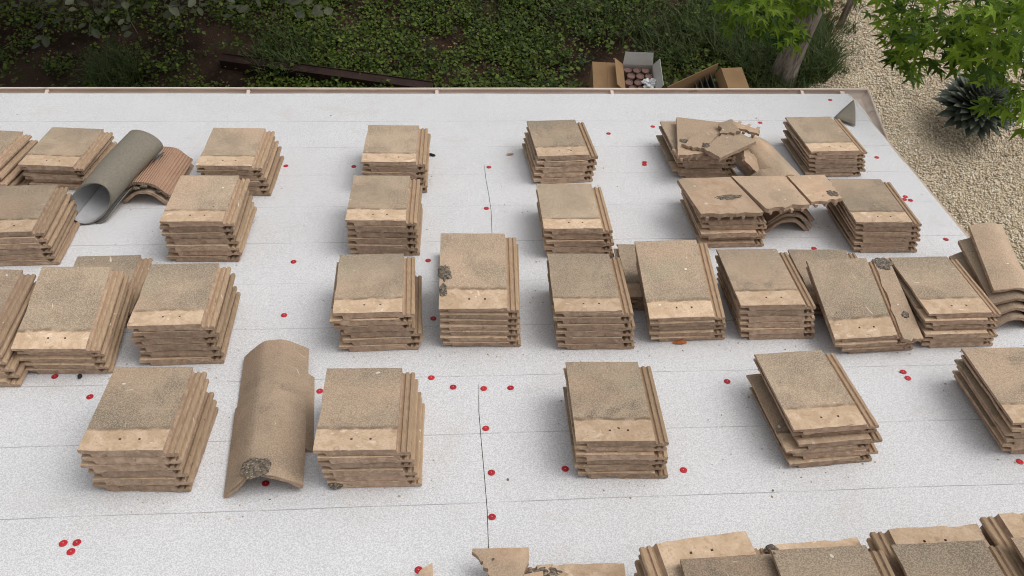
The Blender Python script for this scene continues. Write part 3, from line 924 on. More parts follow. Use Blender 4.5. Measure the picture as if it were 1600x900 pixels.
for i, (pts, d) in enumerate((
    ([(1.300, 4.205, 0.215), (1.395, 4.160, 0.212), (1.520, 4.290, 0.222), (1.430, 4.340, 0.226)], 'tan jagged shard lying flat across the ragged pile slab'),
    ([(1.545, 4.330, 0.214), (1.660, 4.330, 0.226), (1.640, 4.455, 0.236), (1.560, 4.425, 0.222)], 'small upturned shard behind the grey shard on ragged pile'),
    ([(1.640, 4.130, 0.155), (1.745, 4.120, 0.060), (1.770, 4.245, 0.085), (1.665, 4.260, 0.180)], 'shard tipping off the right edge of the ragged pile'))):
    plate('broken_tile', pts, 0.017, M['clean'] if i != 1 else M['grey_plate'], d, 'tile fragment', jag=(0, 1, 2, 3), seed=60 + i, group=BP, segs=6, amp=0.012)
# bridging the second-row stack and the right-hand stack
p = plate('broken_tile', [(1.240, 3.515, 0.212), (1.560, 3.545, 0.200), (1.476, 3.860, 0.212), (1.192, 3.822, 0.222)], 0.022, M['clean'],
          'left broken tile of the three bridging slabs, with a dark scar', 'tile fragment', jag=(0,), teeth=(0, 5), seed=5, group=BP)
crust('scar', roofm(1.405, 3.665, 0.2118, 10, -0.5, -2), 0.062, 0.020, 8, p, 0.003, 0.8)
plate('broken_tile', [(1.572, 3.560, 0.212), (1.812, 3.605, 0.204), (1.772, 3.872, 0.206), (1.484, 3.862, 0.216)], 0.022, M['clean'],
      'middle plain broken tile of the three bridging slabs', 'tile fragment', jag=(0,), teeth=(0, 4), seed=6, group=BP)
p = plate('broken_tile', [(1.826, 3.622, 0.206), (1.996, 3.655, 0.206), (1.988, 3.885, 0.206), (1.782, 3.872, 0.210)], 0.020, M['clean'],
          'right end broken tile of the bridging slabs with black spot', 'tile fragment', jag=(0, 1), teeth=(0, 3), seed=7, group=BP)
crust('mastic', roofm(1.962, 3.700, 0.2065), 0.028, 0.030, 11, p, 0.006)
# strip beside the scuffed leaning tile
p = plate('tile_strip', [(1.940, 2.712, 0.096), (2.030, 2.718, 0.092), (2.012, 3.130, 0.215), (1.930, 3.118, 0.220)], 0.024, M['clean'],
          'narrow tan tile strip with black end beside scuffed tile', 'tile fragment', jag=(0, 3), seed=8)
crust('mastic', roofm(1.970, 3.095, 0.2125, 0, 16.5), 0.038, 0.034, 14, p, 0.006)
crust('stain', roofm(1.985, 2.830, 0.1318, 0, 16.5), 0.018, 0.018, 15, p, 0.002)
for i, (u, v, w, L) in enumerate(((1.985, 2.775, 0.006, 0),)):
    pass
plate('tile_strip', [(1.905, 2.742, 0.062), (2.025, 2.748, 0.060), (2.010, 3.105, 0.160), (1.915, 3.100, 0.160)], 0.028, M['clean'],
      'tile strip lying directly under the black-ended narrow strip', 'tile fragment', jag=(0,), seed=9)
plate('tile_strip', [(1.880, 2.735, 0.030), (2.000, 2.742, 0.030), (2.000, 3.100, 0.085), (1.900, 3.095, 0.085)], 0.026, M['clean'],
      'lowest tile strip on the membrane under the other strips', 'tile fragment', jag=(0,), seed=10)
# bottom-edge fragments
p = plate('broken_tile', [(0.080, 1.742, 0.100), (0.130, 1.645, 0.090), (0.215, 1.600, 0.085), (0.256, 1.684, 0.098), (0.262, 1.739, 0.100)], 0.022, M['clean'],
          'triangular tan tile fragment at the bottom centre of picture', 'tile fragment', jag=(0,), seed=11)
lump('nail_hole_shade', 0.145, 1.700, 0.0995, 0.0045, 0.0045, 0.0012, M['mastic'], 21, p, sub=2, rough=0.05)  # dark lump standing in for the shade down a nail hole
plate('broken_tile', [(-0.110, 1.668, 0.030), (-0.045, 1.655, 0.030), (-0.048, 1.745, 0.030), (-0.085, 1.720, 0.030)], 0.022, M['clean'],
      'small tan fragment beside the red nail at bottom edge', 'tile fragment', jag=(0, 3), seed=12)
plate('broken_tile', [(0.13, 1.46, 0.072), (0.30, 1.46, 0.072), (0.30, 1.665, 0.078), (0.10, 1.63, 0.074)], 0.022, M['clean'],
      'larger fragment propping up the triangular tile fragment', 'tile fragment', jag=(3,), seed=13)
o = crust('mastic_patch', roofm(0.300, 1.650, 0.0690), 0.060, 0.034, 22)
tag(o, 'dark mastic smear on the bottom centre tile', 'mastic')
o = lump('mastic_lump', 0.965, 1.560, 0.288, 0.019, 0.016, 0.012, M['mastic'], 23)
tag(o, 'black mastic lump on the bottom-edge low tile', 'mastic')
o = crust('mastic_patch', roofm(0.006, 3.000, 0.2625, -2, 14.6), 0.026, 0.046, 24, None, 0.007)
tag(o, 'rough dark mastic crust on the leaning stack left edge', 'mastic')
o = crust('mastic_patch', roofm(0.000, 2.915, 0.2405, -2, 14.6), 0.016, 0.034, 27, None, 0.006)
tag(o, 'smaller dark mastic crust below the rough patch', 'mastic')
o = lump('mastic_lump', -0.390, 2.088, 0.020, 0.026, 0.012, 0.014, M['mastic'], 25)
tag(o, 'black mastic plug in the corner of nearest-row bottom tile', 'mastic')

# ================================================================== ridge caps
def ridge_mesh(L, seed, mat, W0=0.125, drop=0.075, flat=0.045, thick=0.016, rough0=0.004, taper=0.93, notch=None):
    prof = [(-W0, -drop), (-W0 * 0.72, -drop * 0.56), (-flat, -0.004), (-flat * 0.4, 0.0), (flat * 0.4, 0.0), (flat, -0.004), (W0 * 0.72, -drop * 0.56), (W0, -drop)]
    fine = []
    for a, b in zip(prof[:-1], prof[1:]):
        for t in range(3):
            fine.append((a[0] + (b[0] - a[0]) * t / 3, a[1] + (b[1] - a[1]) * t / 3))
    fine.append(prof[-1])
    for _ in range(3):
        fine = [fine[0]] + [((a[0] + 2 * b[0] + c[0]) / 4, (a[1] + 2 * b[1] + c[1]) / 4) for a, b, c in zip(fine[:-2], fine[1:-1], fine[2:])] + [fine[-1]]
    inner = [(x * (1 - thick / W0 * 0.55), z - thick) for x, z in fine]
    loop = fine + inner[::-1]
    K = len(loop)
    ys = [0, 0.012, 0.06, 0.12, 0.2, 0.3, L - 0.012, L]
    vs, fs = [], []
    for j, y in enumerate(ys):
        s_ = 1 - (1 - taper) * y / L
        for i, (x, z) in enumerate(loop):
            yy = y
            nn = mnoise.noise(Vector((x * 30, seed, 0))) + 0.5 * mnoise.noise(Vector((x * 80, z * 80, seed)))
            if j == 0:
                yy += rough0 * nn
                if notch:
                    yy += notch[1] * math.exp(-((x - notch[0]) / notch[2]) ** 2) * (0.8 + 0.5 * nn)
            if j == 1 and notch:
                yy += notch[1] * math.exp(-((x - notch[0]) / notch[2]) ** 2) * (0.8 + 0.4 * nn)
            if j == len(ys) - 1: yy += 0.003 * nn
            vs.append((x * s_ + 0.001 * nn, yy, z * s_ + 0.0008 * mnoise.noise(Vector((x * 20, y * 20, seed)))))
    if notch:
        for j in (2, 3):
            for i in range(K):
                x, y, z = vs[j * K + i]
                vs[j * K + i] = (x, max(y, vs[K + i][1] + 0.006 * (j)), z)
    for j in range(len(ys) - 1):
        for i in range(K):
            i2 = (i + 1) % K
            fs.append((j * K + i, j * K + i2, (j + 1) * K + i2, (j + 1) * K + i))
    fs.append(tuple(range(K - 1, -1, -1)))
    fs.append(tuple((len(ys) - 1) * K + i for i in range(K)))
    return fix_normals(mesh_of('ridge_cap', vs, fs, mat))
RG = 'angled ridge caps lying on the roof'
def ridge(m, me, label):
    return tag(obj('ridge_cap', me, m), label, 'ridge cap', RG)
rm_plain = [ridge_mesh(0.40, 3.3 + i * 5, M['ridge']) for i in range(3)]
rm_big = ridge_mesh(0.42, 6.4, M['ridge'], W0=0.136, drop=0.077, taper=0.97)
rm_notch = ridge_mesh(0.42, 9.1, M['ridge'], taper=0.99, notch=(-0.02, 0.045, 0.030), W0=0.138, drop=0.078)
rm_rib = ridge_mesh(0.36, 4.7, M['ribbed'], W0=0.135, drop=0.07, flat=0.060)
ridge(roofm(1.845, 4.045, 0.105, 12, 4, -14), rm_plain[0], 'ridge cap leaning against the right side of ragged pile')
# big pair in the nearest row, resting on a third
big = ridge(roofm(-0.640, 2.065, 0.104, 4.2, 1.0, -5), rm_notch, 'near ridge cap with a broken mastic-filled end')
crust('mastic', roofm(-0.655, 2.108, 0.1045, 4, 1, -5), 0.052, 0.048, 31, big, 0.004, 0.22)
lump('mastic', 0, 0, 0, 0.034, 0.016, 0.010, M['mastic'], 32, big, m=roofm(-0.660, 2.108, 0.093, 4, 1, -5), rough=0.5)
ridge(roofm(-0.660, 2.360, 0.098, 4.2, 1.0, -5), rm_big, 'far ridge cap of the big overlapping pair')
ridge(roofm(-0.606, 2.250, 0.076, 4.5, 0, 0), rm_plain[1], 'ridge cap underneath the big overlapping pair')
# ribbed reddish pair in the farthest row
ridge(roofm(-1.500, 3.985, 0.128, -7, 1, 3), rm_rib, 'reddish ribbed ridge cap on top beside the felt roll')
lo = ridge(roofm(-1.500, 3.970, 0.084, -6, 0, 2), rm_plain[2], 'lower ridge cap under the reddish ribbed one')
for i in range(7):
    t = i / 6 - 0.5
    lump('mastic', 0, 0, 0, 0.020, 0.014, 0.008, M['mastic'], 40 + i, lo, m=roofm(-1.500 + t * 0.22, 3.987 + 0.012 * math.sin(i * 2.0), 0.103 - abs(t) ** 1.6 * 0.16 + 0.004, -6), sub=2)
# caps under the bridge of broken tiles
for i, (w, a) in enumerate(((0.078, 2), (0.105, -1), (0.130, 3))):
    ridge(roofm(1.755 + 0.012 * i, 3.660 + 0.012 * i, w, a), rm_plain[i], ['bottom', 'middle', 'top'][i] + ' ridge cap nested beneath the bridging broken tiles')
# leaning nest at the right edge
for i in range(4):
    ridge(roofm(2.548 + 0.010 * i, 2.862 + 0.022 * i, 0.075 + 0.034 * i, 7 - 2.0 * i, 2 + 4 * i, 10 + 5 * i), rm_plain[i % 3],
          ['lowest', 'second lowest', 'third lowest', 'uppermost'][i] + ' ridge cap of the tilted nest at the right edge')

# ================================================================== felt roll
def felt_roll():
    A, B = Vector((-1.716, 3.825, 0.100)), Vector((-1.535, 4.275, 0.205))
    ax = (B - A).normalized()
    e1 = ax.cross(Vector((0, 0, 1))).normalized(); e2 = e1.cross(ax)
    NS, NA = 14, 60
    turns = 1.27 * 2 * math.pi
    vs, fs, idx = [], [], []
    for lay in (0, 1):
        for i in range(NS + 1):
            t = i / NS
            c = A.lerp(B, t) + Vector((0, 0, 0.008 * math.sin(t * 3.1)))
            sq = 1.0 - 0.22 * t
            for k in range(NA + 1):
                ph = -2.5 + turns * k / NA
                r = 0.074 + 0.026 * (k / NA) ** 1.2 - (0.0028 if lay else -0.0028)
                r *= 1 + 0.035 * math.sin(ph * 2 + t * 3) + 0.02 * mnoise.noise(Vector((ph, t * 3, 1)))
                skew = (0.058 * math.sin(ph) + 0.050 * math.cos(ph)) * (1 - t)
                vs.append(c + e1 * r * math.cos(ph) * (1.02 + 0.12 * t) + e2 * r * math.sin(ph) * sq + ax * skew)
    N1 = (NS + 1) * (NA + 1)
    for lay in (0, 1):
        for i in range(NS):
            for k in range(NA):
                a = lay * N1 + i * (NA + 1) + k
                q = (a, a + 1, a + NA + 2, a + NA + 1)
                fs.append(q if lay == 0 else q[::-1]); idx.append(lay)
    for i in range(NS):                              # long edges
        for k in (0, NA):
            a = i * (NA + 1) + k
            fs.append((a, a + NA + 1, N1 + a + NA + 1, N1 + a)); idx.append(0)
    for k in range(NA):                              # end edges
        for i in (0, NS):
            a = i * (NA + 1) + k
            fs.append((a, a + 1, N1 + a + 1, N1 + a)); idx.append(0)
    c0 = A.copy(); c0.z = 0
    vs = [v - c0 for v in vs]
    me = mesh_of('felt_roll', vs, fs, [M['felt'], M['felt_white_shaded']], True, idx)
    return tag(obj('felt_roll', me, RM @ Matrix.Translation(c0)), 'loosely rolled grey-brown felt with white inside leaning on tiles', 'felt roll')
felt_roll()

# ================================================================== red cap nails and debris
def cap_meshes():
    n = 20; vs, fs = [], []
    prof = [(0.0135, 0.0), (0.0135, 0.0012), (0.0115, 0.0022), (0.0060, 0.0028), (0.0045, 0.0018)]
    for r, z in prof:
        vs += [(r * math.cos(2 * math.pi * k / n), r * math.sin(2 * math.pi * k / n), z) for k in range(n)]
    for j in range(len(prof) - 1):
        for k in range(n):
            fs.append((j * n + k, j * n + (k + 1) % n, (j + 1) * n + (k + 1) % n, (j + 1) * n + k))
    fs.append(tuple((len(prof) - 1) * n + k for k in range(n)))
    cap = mesh_of('cap', vs, fs, M['red'], False)
    vs = [(0.0022 * math.cos(2 * math.pi * k / 10), 0.0022 * math.sin(2 * math.pi * k / 10), z) for z in (0.0, 0.0030) for k in range(10)]
    fs = [(k, (k + 1) % 10, 10 + (k + 1) % 10, 10 + k) for k in range(10)] + [tuple(10 + k for k in range(10))]
    return cap, mesh_of('nail_head', vs, fs, M['steel'])
CAPM, NAILM = cap_meshes()
CAPS = [(2.539, 5.175, 'nearest the gutter corner'), (1.978, 4.861, 'between the ragged pile and the corner stack'), (1.291, 4.813, 'off the back left of the ragged pile'),
 (1.004, 4.724, 'right of the far seam-side stack, near its back corner'), (1.156, 4.374, 'farther of the touching pair left of the ragged pile'), (1.150, 4.346, 'nearer of the touching pair left of the ragged pile'),
 (2.548, 4.423, 'on the right roof edge beside the corner stack'), (-0.852, 4.354, 'right of the farthest-row stack by the ridge caps'), (-0.481, 4.343, 'just left of the stack with the black chip'),
 (0.266, 4.328, 'at the top end of the far seam'), (0.231, 3.906, 'halfway down the far seam'), (-0.701, 3.452, 'right of the second-row stack before the ridge caps'),
 (-0.069, 3.448, 'behind the pitted leaning stack, to its left'), (-0.694, 3.057, 'in the open space left of centre, third row'), (-0.045, 3.016, 'squeezed between two third-row stacks'),
 (-1.545, 2.700, 'peeking from under the leaning left stack'), (-1.373, 2.576, 'left of the nearest left stack back corner'), (-0.053, 2.642, 'leftmost and farthest of four near the near seam'),
 (0.034, 2.580, 'second from left of four near the near seam'), (0.156, 2.568, 'at the top end of the near seam'), (0.264, 2.568, 'just right of the near seam top end'),
 (-0.493, 2.576, 'half hidden left of the nearest middle stack'), (1.155, 2.574, 'left of the twisted stack back corner'), (1.918, 2.605, 'farther of the pair right of the twisted stack'),
 (1.921, 2.567, 'nearer of the pair right of the twisted stack'), (2.568, 3.576, 'near the top of the tilted ridge cap nest'), (2.530, 3.985, 'farthest of three on the right roof edge'),
 (2.512, 3.957, 'left of three on the right roof edge'), (2.543, 3.949, 'right of three on the right roof edge'), (1.850, 3.512, 'left of the right-edge second-row stack front'),
 (0.154, 2.352, 'upper middle one along the near seam'), (0.164, 2.134, 'lower middle one along the near seam'), (0.156, 1.938, 'lowest one along the near seam'),
 (-0.637, 2.118, 'in shadow under the big ridge cap end'), (0.434, 2.141, 'left of the nearest-row stack right of the seam'), (0.869, 2.117, 'right of the nearest-row stack by the seam'),
 (2.158, 2.105, 'below the cut-off right stack'), (-1.258, 1.894, 'left of three at the bottom left'), (-1.215, 1.895, 'right of three at the bottom left'), (-1.223, 1.860, 'lowest of three at the bottom left'),
 (-0.094, 1.738, 'at the bottom edge beside a small fragment')]
for i, (u, v, where) in enumerate(CAPS):
    m = roofm(u, v, sheet_w(v) + 0.0006, i * 40, random.uniform(-3, 3), random.uniform(-3, 3))
    e = empty('cap_nail', m)
    tag(e, 'red cap nail ' + where, 'cap nail', 'red plastic cap nails in the membrane')
    obj('cap', CAPM, m, e)
    obj('nail_head', NAILM, m, e)
o = lump('debris_chip', -0.055, 4.469, 0.012, 0.024, 0.010, 0.006, M['chip'], 61, m=roofm(-0.055, 4.469, 0.010, -25), sub=2); tag(o, 'black chip beside the farthest-row stack left of seam', 'chip')
o = lump('debris_chip', 0, 0, 0, 0.022, 0.007, 0.005, M['clean'], 62, m=roofm(0.394, 4.472, 0.010, 12), sub=2); tag(o, 'small tan chip right of the far seam top', 'chip')
o = lump('debris_chip', 0, 0, 0, 0.009, 0.012, 0.007, M['chip'], 63, m=roofm(-1.445, 2.690, 0.010, 12), sub=2); tag(o, 'black chip in front of the leaning left stack', 'chip')
vs = [(-0.032, 0, 0.002), (-0.01, 0.010, 0.006), (0.02, 0.012, 0.008), (0.034, 0.002, 0.004), (0.012, -0.010, 0.009), (-0.014, -0.009, 0.006)]
o = obj('fallen_leaf', mesh_of('fallen_leaf', vs, [(0, 1, 5), (1, 2, 4, 5), (2, 3, 4)], M['orange']), roofm(1.010, 2.818, sheet_w(2.82), -5))
tag(o, 'orange dry leaf on the membrane below the leaning stack', 'leaf')
o.modifiers.new('thick', 'SOLIDIFY').thickness = 0.001

# tile crumbs and grit round the stacks
cr_pos = []
rgc = random.Random(31)
for (cu, cv) in ((-1.08, 4.05), (-0.24, 4.07), (0.68, 4.16), (1.45, 4.19), (2.19, 4.19), (-1.11, 3.47), (-0.28, 3.5), (0.64, 3.46), (1.43, 3.55), (2.17, 3.46), (-1.5, 2.71), (-1.07, 2.75), (-0.28, 2.82),
                 (0.15, 2.82), (0.62, 2.8), (1.03, 2.83), (1.41, 2.83), (1.82, 2.75), (2.22, 2.76), (-1.05, 2.1), (-0.26, 2.09), (0.63, 2.09), (1.42, 2.12), (2.25, 2.13), (-0.63, 2.1), (-1.5, 4.0)):
    for _ in range(34):
        if rgc.random() < 0.6:
            q = (cu + rgc.gauss(0, 0.13), cv - abs(rgc.gauss(0, 0.05)) - 0.006)
        else:
            q = (cu + rgc.choice((-1, 1)) * (0.17 + abs(rgc.gauss(0, 0.04))), cv + rgc.uniform(-0.05, 0.42))
        cr_pos.append((q[0], q[1], sheet_w(q[1]) + 0.0012))
for _ in range(260):
    q = (rgc.uniform(-2.2, 2.6), rgc.uniform(1.75, 5.0))
    cr_pos.append((q[0], q[1], sheet_w(q[1]) + 0.0012))
cp = np.array(cr_pos); n = len(cp)
sz = 0.0012 + 0.0034 * np.random.default_rng(5).uniform(0, 1, n) ** 3.5
co = obj('tile_crumbs', scatter_mesh('tile_crumbs', OCT, OCF, cp, np.stack([sz * 1.4, sz, sz * 0.7], 1), rand_rot(n, 0.6), M['pebble'], np.random.default_rng(6).uniform(0, 0.35, n)), RM)
tag(co, 'tiny brown tile crumbs scattered on the membrane round the stacks', 'crumbs', kind='stuff')

# ================================================================== garden things
# rust-brown steel angle lying on the ground
bx = empty('steel_channel', Matrix.Translation((-1.2, 7.74, 0.02)) @ Matrix.Rotation(math.atan2(-0.37, 1.95), 4, 'Z'))
tag(bx, 'long rust-brown metal channel lying in the ground cover', 'metal channel')
mb = WM[bx]
v_, f_ = box_data(-1.05, 1.15, -0.05, 0.05, 0.10, 0.108); obj('web', mesh_of('web', v_, f_, M['rust']), mb, bx)
v_, f_ = box_data(-1.05, 1.15, -0.058, -0.0502, 0.0, 0.118); obj('flange', mesh_of('flange', v_, f_, M['rust']), mb, bx)
v_, f_ = box_data(-1.05, 1.15, 0.0502, 0.058, 0.0, 0.118); obj('flange', mesh_of('flange', v_, f_, M['rust']), mb, bx)

def panel(name, pts, mat, parent, thick=0.005):
    me = mesh_of(name, pts, [tuple(range(len(pts)))], mat)
    o = obj(name, me, WM[parent] @ Matrix.Identity(4), parent)
    o.modifiers.new('thick', 'SOLIDIFY').thickness = thick
    return o
# closed box on the left
cb = empty('cardboard_box', Matrix.Translation((1.70, 7.50, 0.0)) @ Matrix.Rotation(R(-4), 4, 'Z'))
tag(cb, 'plain brown cardboard box left of the tube carton', 'box')
v_, f_ = box_data(-0.15, 0.14, -0.2, 0.19, 0, 0.30); obj('body', mesh_of('body', v_, f_, M['card']), WM[cb], cb)
panel('flap', [(-0.15, -0.2, 0.303), (-0.006, -0.2, 0.303), (-0.006, 0.19, 0.303), (-0.15, 0.19, 0.303)], M['card'], cb)
panel('flap', [(0.0, -0.2, 0.303), (0.14, -0.2, 0.303), (0.14, 0.19, 0.303), (0.0, 0.19, 0.303)], M['card'], cb)
# open carton of tubes
tb = empty('open_carton', Matrix.Translation((2.025, 7.46, 0.0)) @ Matrix.Rotation(R(-3), 4, 'Z'))
tag(tb, 'open white-lined carton packed with brown-capped tubes', 'box')
X, Y, Hh = 0.155, 0.20, 0.30
for nm, pts in (('side', [(-X, -Y, 0), (-X, Y, 0), (-X, Y, Hh), (-X, -Y, Hh)]), ('side', [(X, -Y, 0), (X, Y, 0), (X, Y, Hh), (X, -Y, Hh)]),
                ('side', [(-X, -Y, 0), (X, -Y, 0), (X, -Y, Hh), (-X, -Y, Hh)]), ('side', [(-X, Y, 0), (X, Y, 0), (X, Y, Hh), (-X, Y, Hh)]), ('bottom', [(-X, -Y, 0.01), (X, -Y, 0.01), (X, Y, 0.01), (-X, Y, 0.01)])):
    panel(nm, pts, M['card_in'], tb, 0.004)
panel('flap', [(-X, -Y, Hh), (-X, Y, Hh), (-X - 0.10, Y - 0.01, Hh + 0.09), (-X - 0.10, -Y + 0.01, Hh + 0.09)], M['card'], tb)
panel('flap', [(-X, Y, Hh), (X, Y, Hh), (X - 0.01, Y + 0.05, Hh + 0.12), (-X + 0.01, Y + 0.05, Hh + 0.12)], M['card_in'], tb)
panel('flap', [(X, -Y, Hh), (X, Y, Hh), (X + 0.055, Y - 0.01, Hh + 0.10), (X + 0.055, -Y + 0.01, Hh + 0.10)], M['card_in'], tb)
n = 14
prof = [(0.036, 0), (0.036, 0.245), (0.042, 0.247), (0.042, 0.262), (0.040, 0.265), (0.035, 0.265), (0.034, 0.259)]
vs, fs = [], []
for r, z in prof: vs += [(r * math.cos(2 * math.pi * k / n), r * math.sin(2 * math.pi * k / n), z) for k in range(n)]
for j in range(len(prof) - 1):
    for k in range(n): fs.append((j * n + k, j * n + (k + 1) % n, (j + 1) * n + (k + 1) % n, (j + 1) * n + k))
fs.append(tuple((len(prof) - 1) * n + k for k in range(n)))
TUBE = mesh_of('sealant_tube', vs, fs, M['tube'])
kk = 0
COLW = ['left', 'second', 'third', 'right']
ROWW = ['back', 'second', 'third', 'front']
for r_ in range(4):
    for c_ in range(3):
        x = -0.105 + 0.092 * c_ + (0.028 if r_ % 2 else 0); y = 0.145 - 0.090 * r_
        m = WM[tb] @ Matrix.Translation((x + random.uniform(-.002, .002), y, 0.013 + random.uniform(-0.0, 0.006)))
        o = obj('sealant_tube', TUBE, m)
        tag(o, 'brown-capped tube in carton, %s row, %s from the left' % (ROWW[r_], ['first', 'second', 'third', 'fourth'][c_]), 'tube', 'brown-capped tubes in the open carton')
o = lump('plastic_bag', 0, 0, 0, 0.060, 0.055, 0.035, M['bag'], 71, m=WM[tb] @ Matrix.Translation((0.095, -0.075, 0.305)), rough=1.1)
tag(o, 'crumpled clear plastic bag on the carton of tubes', 'plastic bag')
# flattened carton on the right
fb = empty('opened_carton', Matrix.Translation((2.72, 7.42, 0.0)) @ Matrix.Rotation(R(4), 4, 'Z'))
tag(fb, 'half-opened brown carton lying in front of the tree trunk', 'box')
v_, f_ = box_data(0.20, 0.42, -0.22, 0.19, 0, 0.29); obj('body', mesh_of('body', v_, f_, M['card']), WM[fb], fb)
panel('flap', [(-0.40, 0.02, 0.05), (0.16, 0.20, 0.02), (0.17, 0.22, 0.33), (-0.38, 0.05, 0.20)], M['card'], fb, 0.008)
panel('flap', [(0.198, -0.22, 0.295), (0.198, 0.20, 0.295), (0.155, 0.20, 0.20), (0.155, -0.22, 0.20)], M['card'], fb, 0.006)
for i in range(4):
    v_, f_ = box_data(-0.06 + 0.055 * i, -0.05 + 0.055 * i, -0.2, 0.10 + 0.02 * i, 0.01, 0.20 + 0.015 * i)
    obj('divider', mesh_of('divider', v_, f_, M['dark']), WM[fb] @ Matrix.Rotation(R(-6), 4, 'Y'), fb)

# ---- star-leaf tree
def star_leaf_mesh(seed):
    rg = random.Random(seed)
    vs = [(0, 0, 0)]
    angs = [-125, -62, 0, 62, 125]; lens = [0.55, 0.88, 1.0, 0.88, 0.55]
    pts = []
    for a, l in zip(angs, lens):
        aa = R(a + rg.uniform(-5, 5))
        for da, f in ((-13, 0.42), (-7, 0.72), (0, 1.0), (7, 0.72), (13, 0.42)):
            t = aa + R(da * (1.5 if f < 0.5 else 1.0)); rr = l * f
            pts.append((rr * math.sin(t), 0.1 + rr * math.cos(t), -0.28 * rr * rr + 0.05 * math.sin(t * 3)))
    vs += [(x, y, z) for x, y, z in pts]
    vs[0] = (0, 0.1, 0)
    fs = [(0, i, i + 1) for i in range(1, len(pts))]
    # petiole
    o = len(vs)
    vs += [(-0.012, 0.1, 0.0), (0.012, 0.1, 0.0), (0.008, -0.55, 0.10), (-0.008, -0.55, 0.10)]
    fs.append((o, o + 1, o + 2, o + 3))
    return vs, fs
STAR = [star_leaf_mesh(i) for i in range(4)]
STARM = [mesh_of('leaf', *STAR[i], M['star']) for i in range(4)]
tree = empty('sweetgum_tree', Matrix.Translation((3.66, 7.74, 0)))
tag(tree, 'star-leaved tree with grey trunk rising beside the gravel', 'tree')
pts = [(3.66, 7.74, -0.1), (3.655, 7.74, 0.25), (3.67, 7.74, 0.9), (3.68, 7.75, 1.7), (3.66, 7.74, 2.6), (3.70, 7.76, 3.6), (3.72, 7.72, 4.8), (3.7, 7.7, 6.2)]
dense = []
for a, b in zip(pts[:-1], pts[1:]):
    for t in range(5): dense.append(Vector(a).lerp(Vector(b), t / 5))
dense.append(Vector(pts[-1]))
rad = [0.125 * (1 - 0.11 * p.z) + 0.03 * math.exp(-p.z * 5) for p in dense]
td = tube_data(dense, rad, 24)
tv = [Vector(v) + Vector((0.010 * mnoise.noise(Vector((v[0] * 14, v[1] * 14, v[2] * 2.5))), 0.010 * mnoise.noise(Vector((v[0] * 14 + 9, v[1] * 14, v[2] * 2.5))), 0)) for v in td[0]]
obj('trunk', mesh_of('trunk', tv, td[1], M['bark'], True), None, tree)
CL = [((3.39, 5.29, 2.88), .30, 34), ((3.43, 4.87, 3.08), .28, 30), ((3.36, 5.38, 2.62), .26, 28), ((3.66, 4.80, 2.80), .26, 28), ((3.30, 5.70, 2.62), .24, 26), ((3.60, 5.20, 2.74), .24, 30),
      ((3.42, 5.60, 2.26), .17, 14), ((3.40, 5.76, 2.30), .18, 16), ((3.45, 6.2, 2.35), .22, 18), ((3.24, 4.95, 3.32), .26, 24), ((3.36, 4.70, 3.42), .26, 24), ((3.98, 4.87, 2.55), .20, 16),
      ((2.37, 6.15, 2.20), .22, 22), ((2.66, 6.22, 2.06), .20, 20), ((2.17, 6.02, 2.42), .20, 14), ((2.90, 6.38, 1.80), .14, 11), ((2.97, 6.55, 2.10), .22, 22), ((2.32, 5.95, 2.52), .22, 16), ((3.30, 6.45, 2.36), .20, 14), ((2.80, 6.35, 2.35), .22, 18),
      ((3.9, 5.2, 3.1), .35, 30), ((4.2, 5.0, 2.7), .35, 30)]
obj_leaves = 0
extra = []
rgl = random.Random(77)
tw_parts = []
for ci, (c, r, cnt) in enumerate(CL):
    c = Vector(c)
    hub = Vector((3.68, 7.74, 2.7 + 2.3 * ((ci * 0.618) % 1.0)))
    mid = hub.lerp(c, 0.55) + Vector((0.15 * math.sin(ci * 2.1), 0, 0.40))
    pts = [hub.lerp(mid, t / 4) if t <= 4 else mid.lerp(c, (t - 4) / 5) + Vector((0, 0, 0.22 * math.sin((t - 4) / 5 * math.pi))) for t in range(0, 10)]
    bd = tube_data(pts, [0.022 * (1 - 0.10 * i) + 0.001 for i in range(10)], 7)
    obj('branch', mesh_of('branch', *bd, M['bark'], True), None, tree)
    for k in range(int(cnt * 2.1)):
        d = Vector((rgl.gauss(0, 1), rgl.gauss(0, 1), rgl.gauss(0, 0.75))).normalized() * r * rgl.random() ** 0.45
        p = c + d
        size = rgl.uniform(0.068, 0.112)
        out = Vector((d.x, d.y, 0)); yaw = math.atan2(out.y, out.x) - math.pi / 2 + rgl.uniform(-0.9, 0.9)
        m = Matrix.Translation(p) @ Euler((rgl.uniform(-0.75, 0.15), rgl.uniform(-0.5, 0.5), yaw), 'XYZ').to_matrix().to_4x4() @ Matrix.Scale(size, 4)
        if obj_leaves < 300 and rgl.random() < 0.36:
            obj('leaf', STARM[k % 4], m, tree); obj_leaves += 1
        else:
            extra.append((m, k % 4))
# rest of the crown, above and outside the frame
for _ in range(1900):
    a = rgl.uniform(0, 6.283)
    r_ = rgl.random() ** 0.5; h_ = rgl.uniform(0, 1)
    p = Vector((3.6 + (2.3 - 1.5 * h_) * r_ * math.cos(a), 8.1 + (2.0 - 1.2 * h_) * r_ * math.sin(a), 3.3 + 3.7 * h_))
    if p.z < 3.0 + 0.55 * max(0, 7.0 - p.y) + 0.4:
        continue
    m = Matrix.Translation(p) @ Euler((rgl.uniform(-0.8, 0.3), rgl.uniform(-0.6, 0.6), rgl.uniform(0, 6.28)), 'XYZ').to_matrix().to_4x4() @ Matrix.Scale(rgl.uniform(0.07, 0.11), 4)
    extra.append((m, rgl.randrange(4)))
parts, rn = [], []
for m, k in extra:
    parts.append(([m @ Vector(v) for v in STAR[k][0]], STAR[k][1])); rn += [rgl.random()] * len(STAR[k][0])
d_ = join_data(parts)
me = mesh_of('crown', *d_, M['star'])
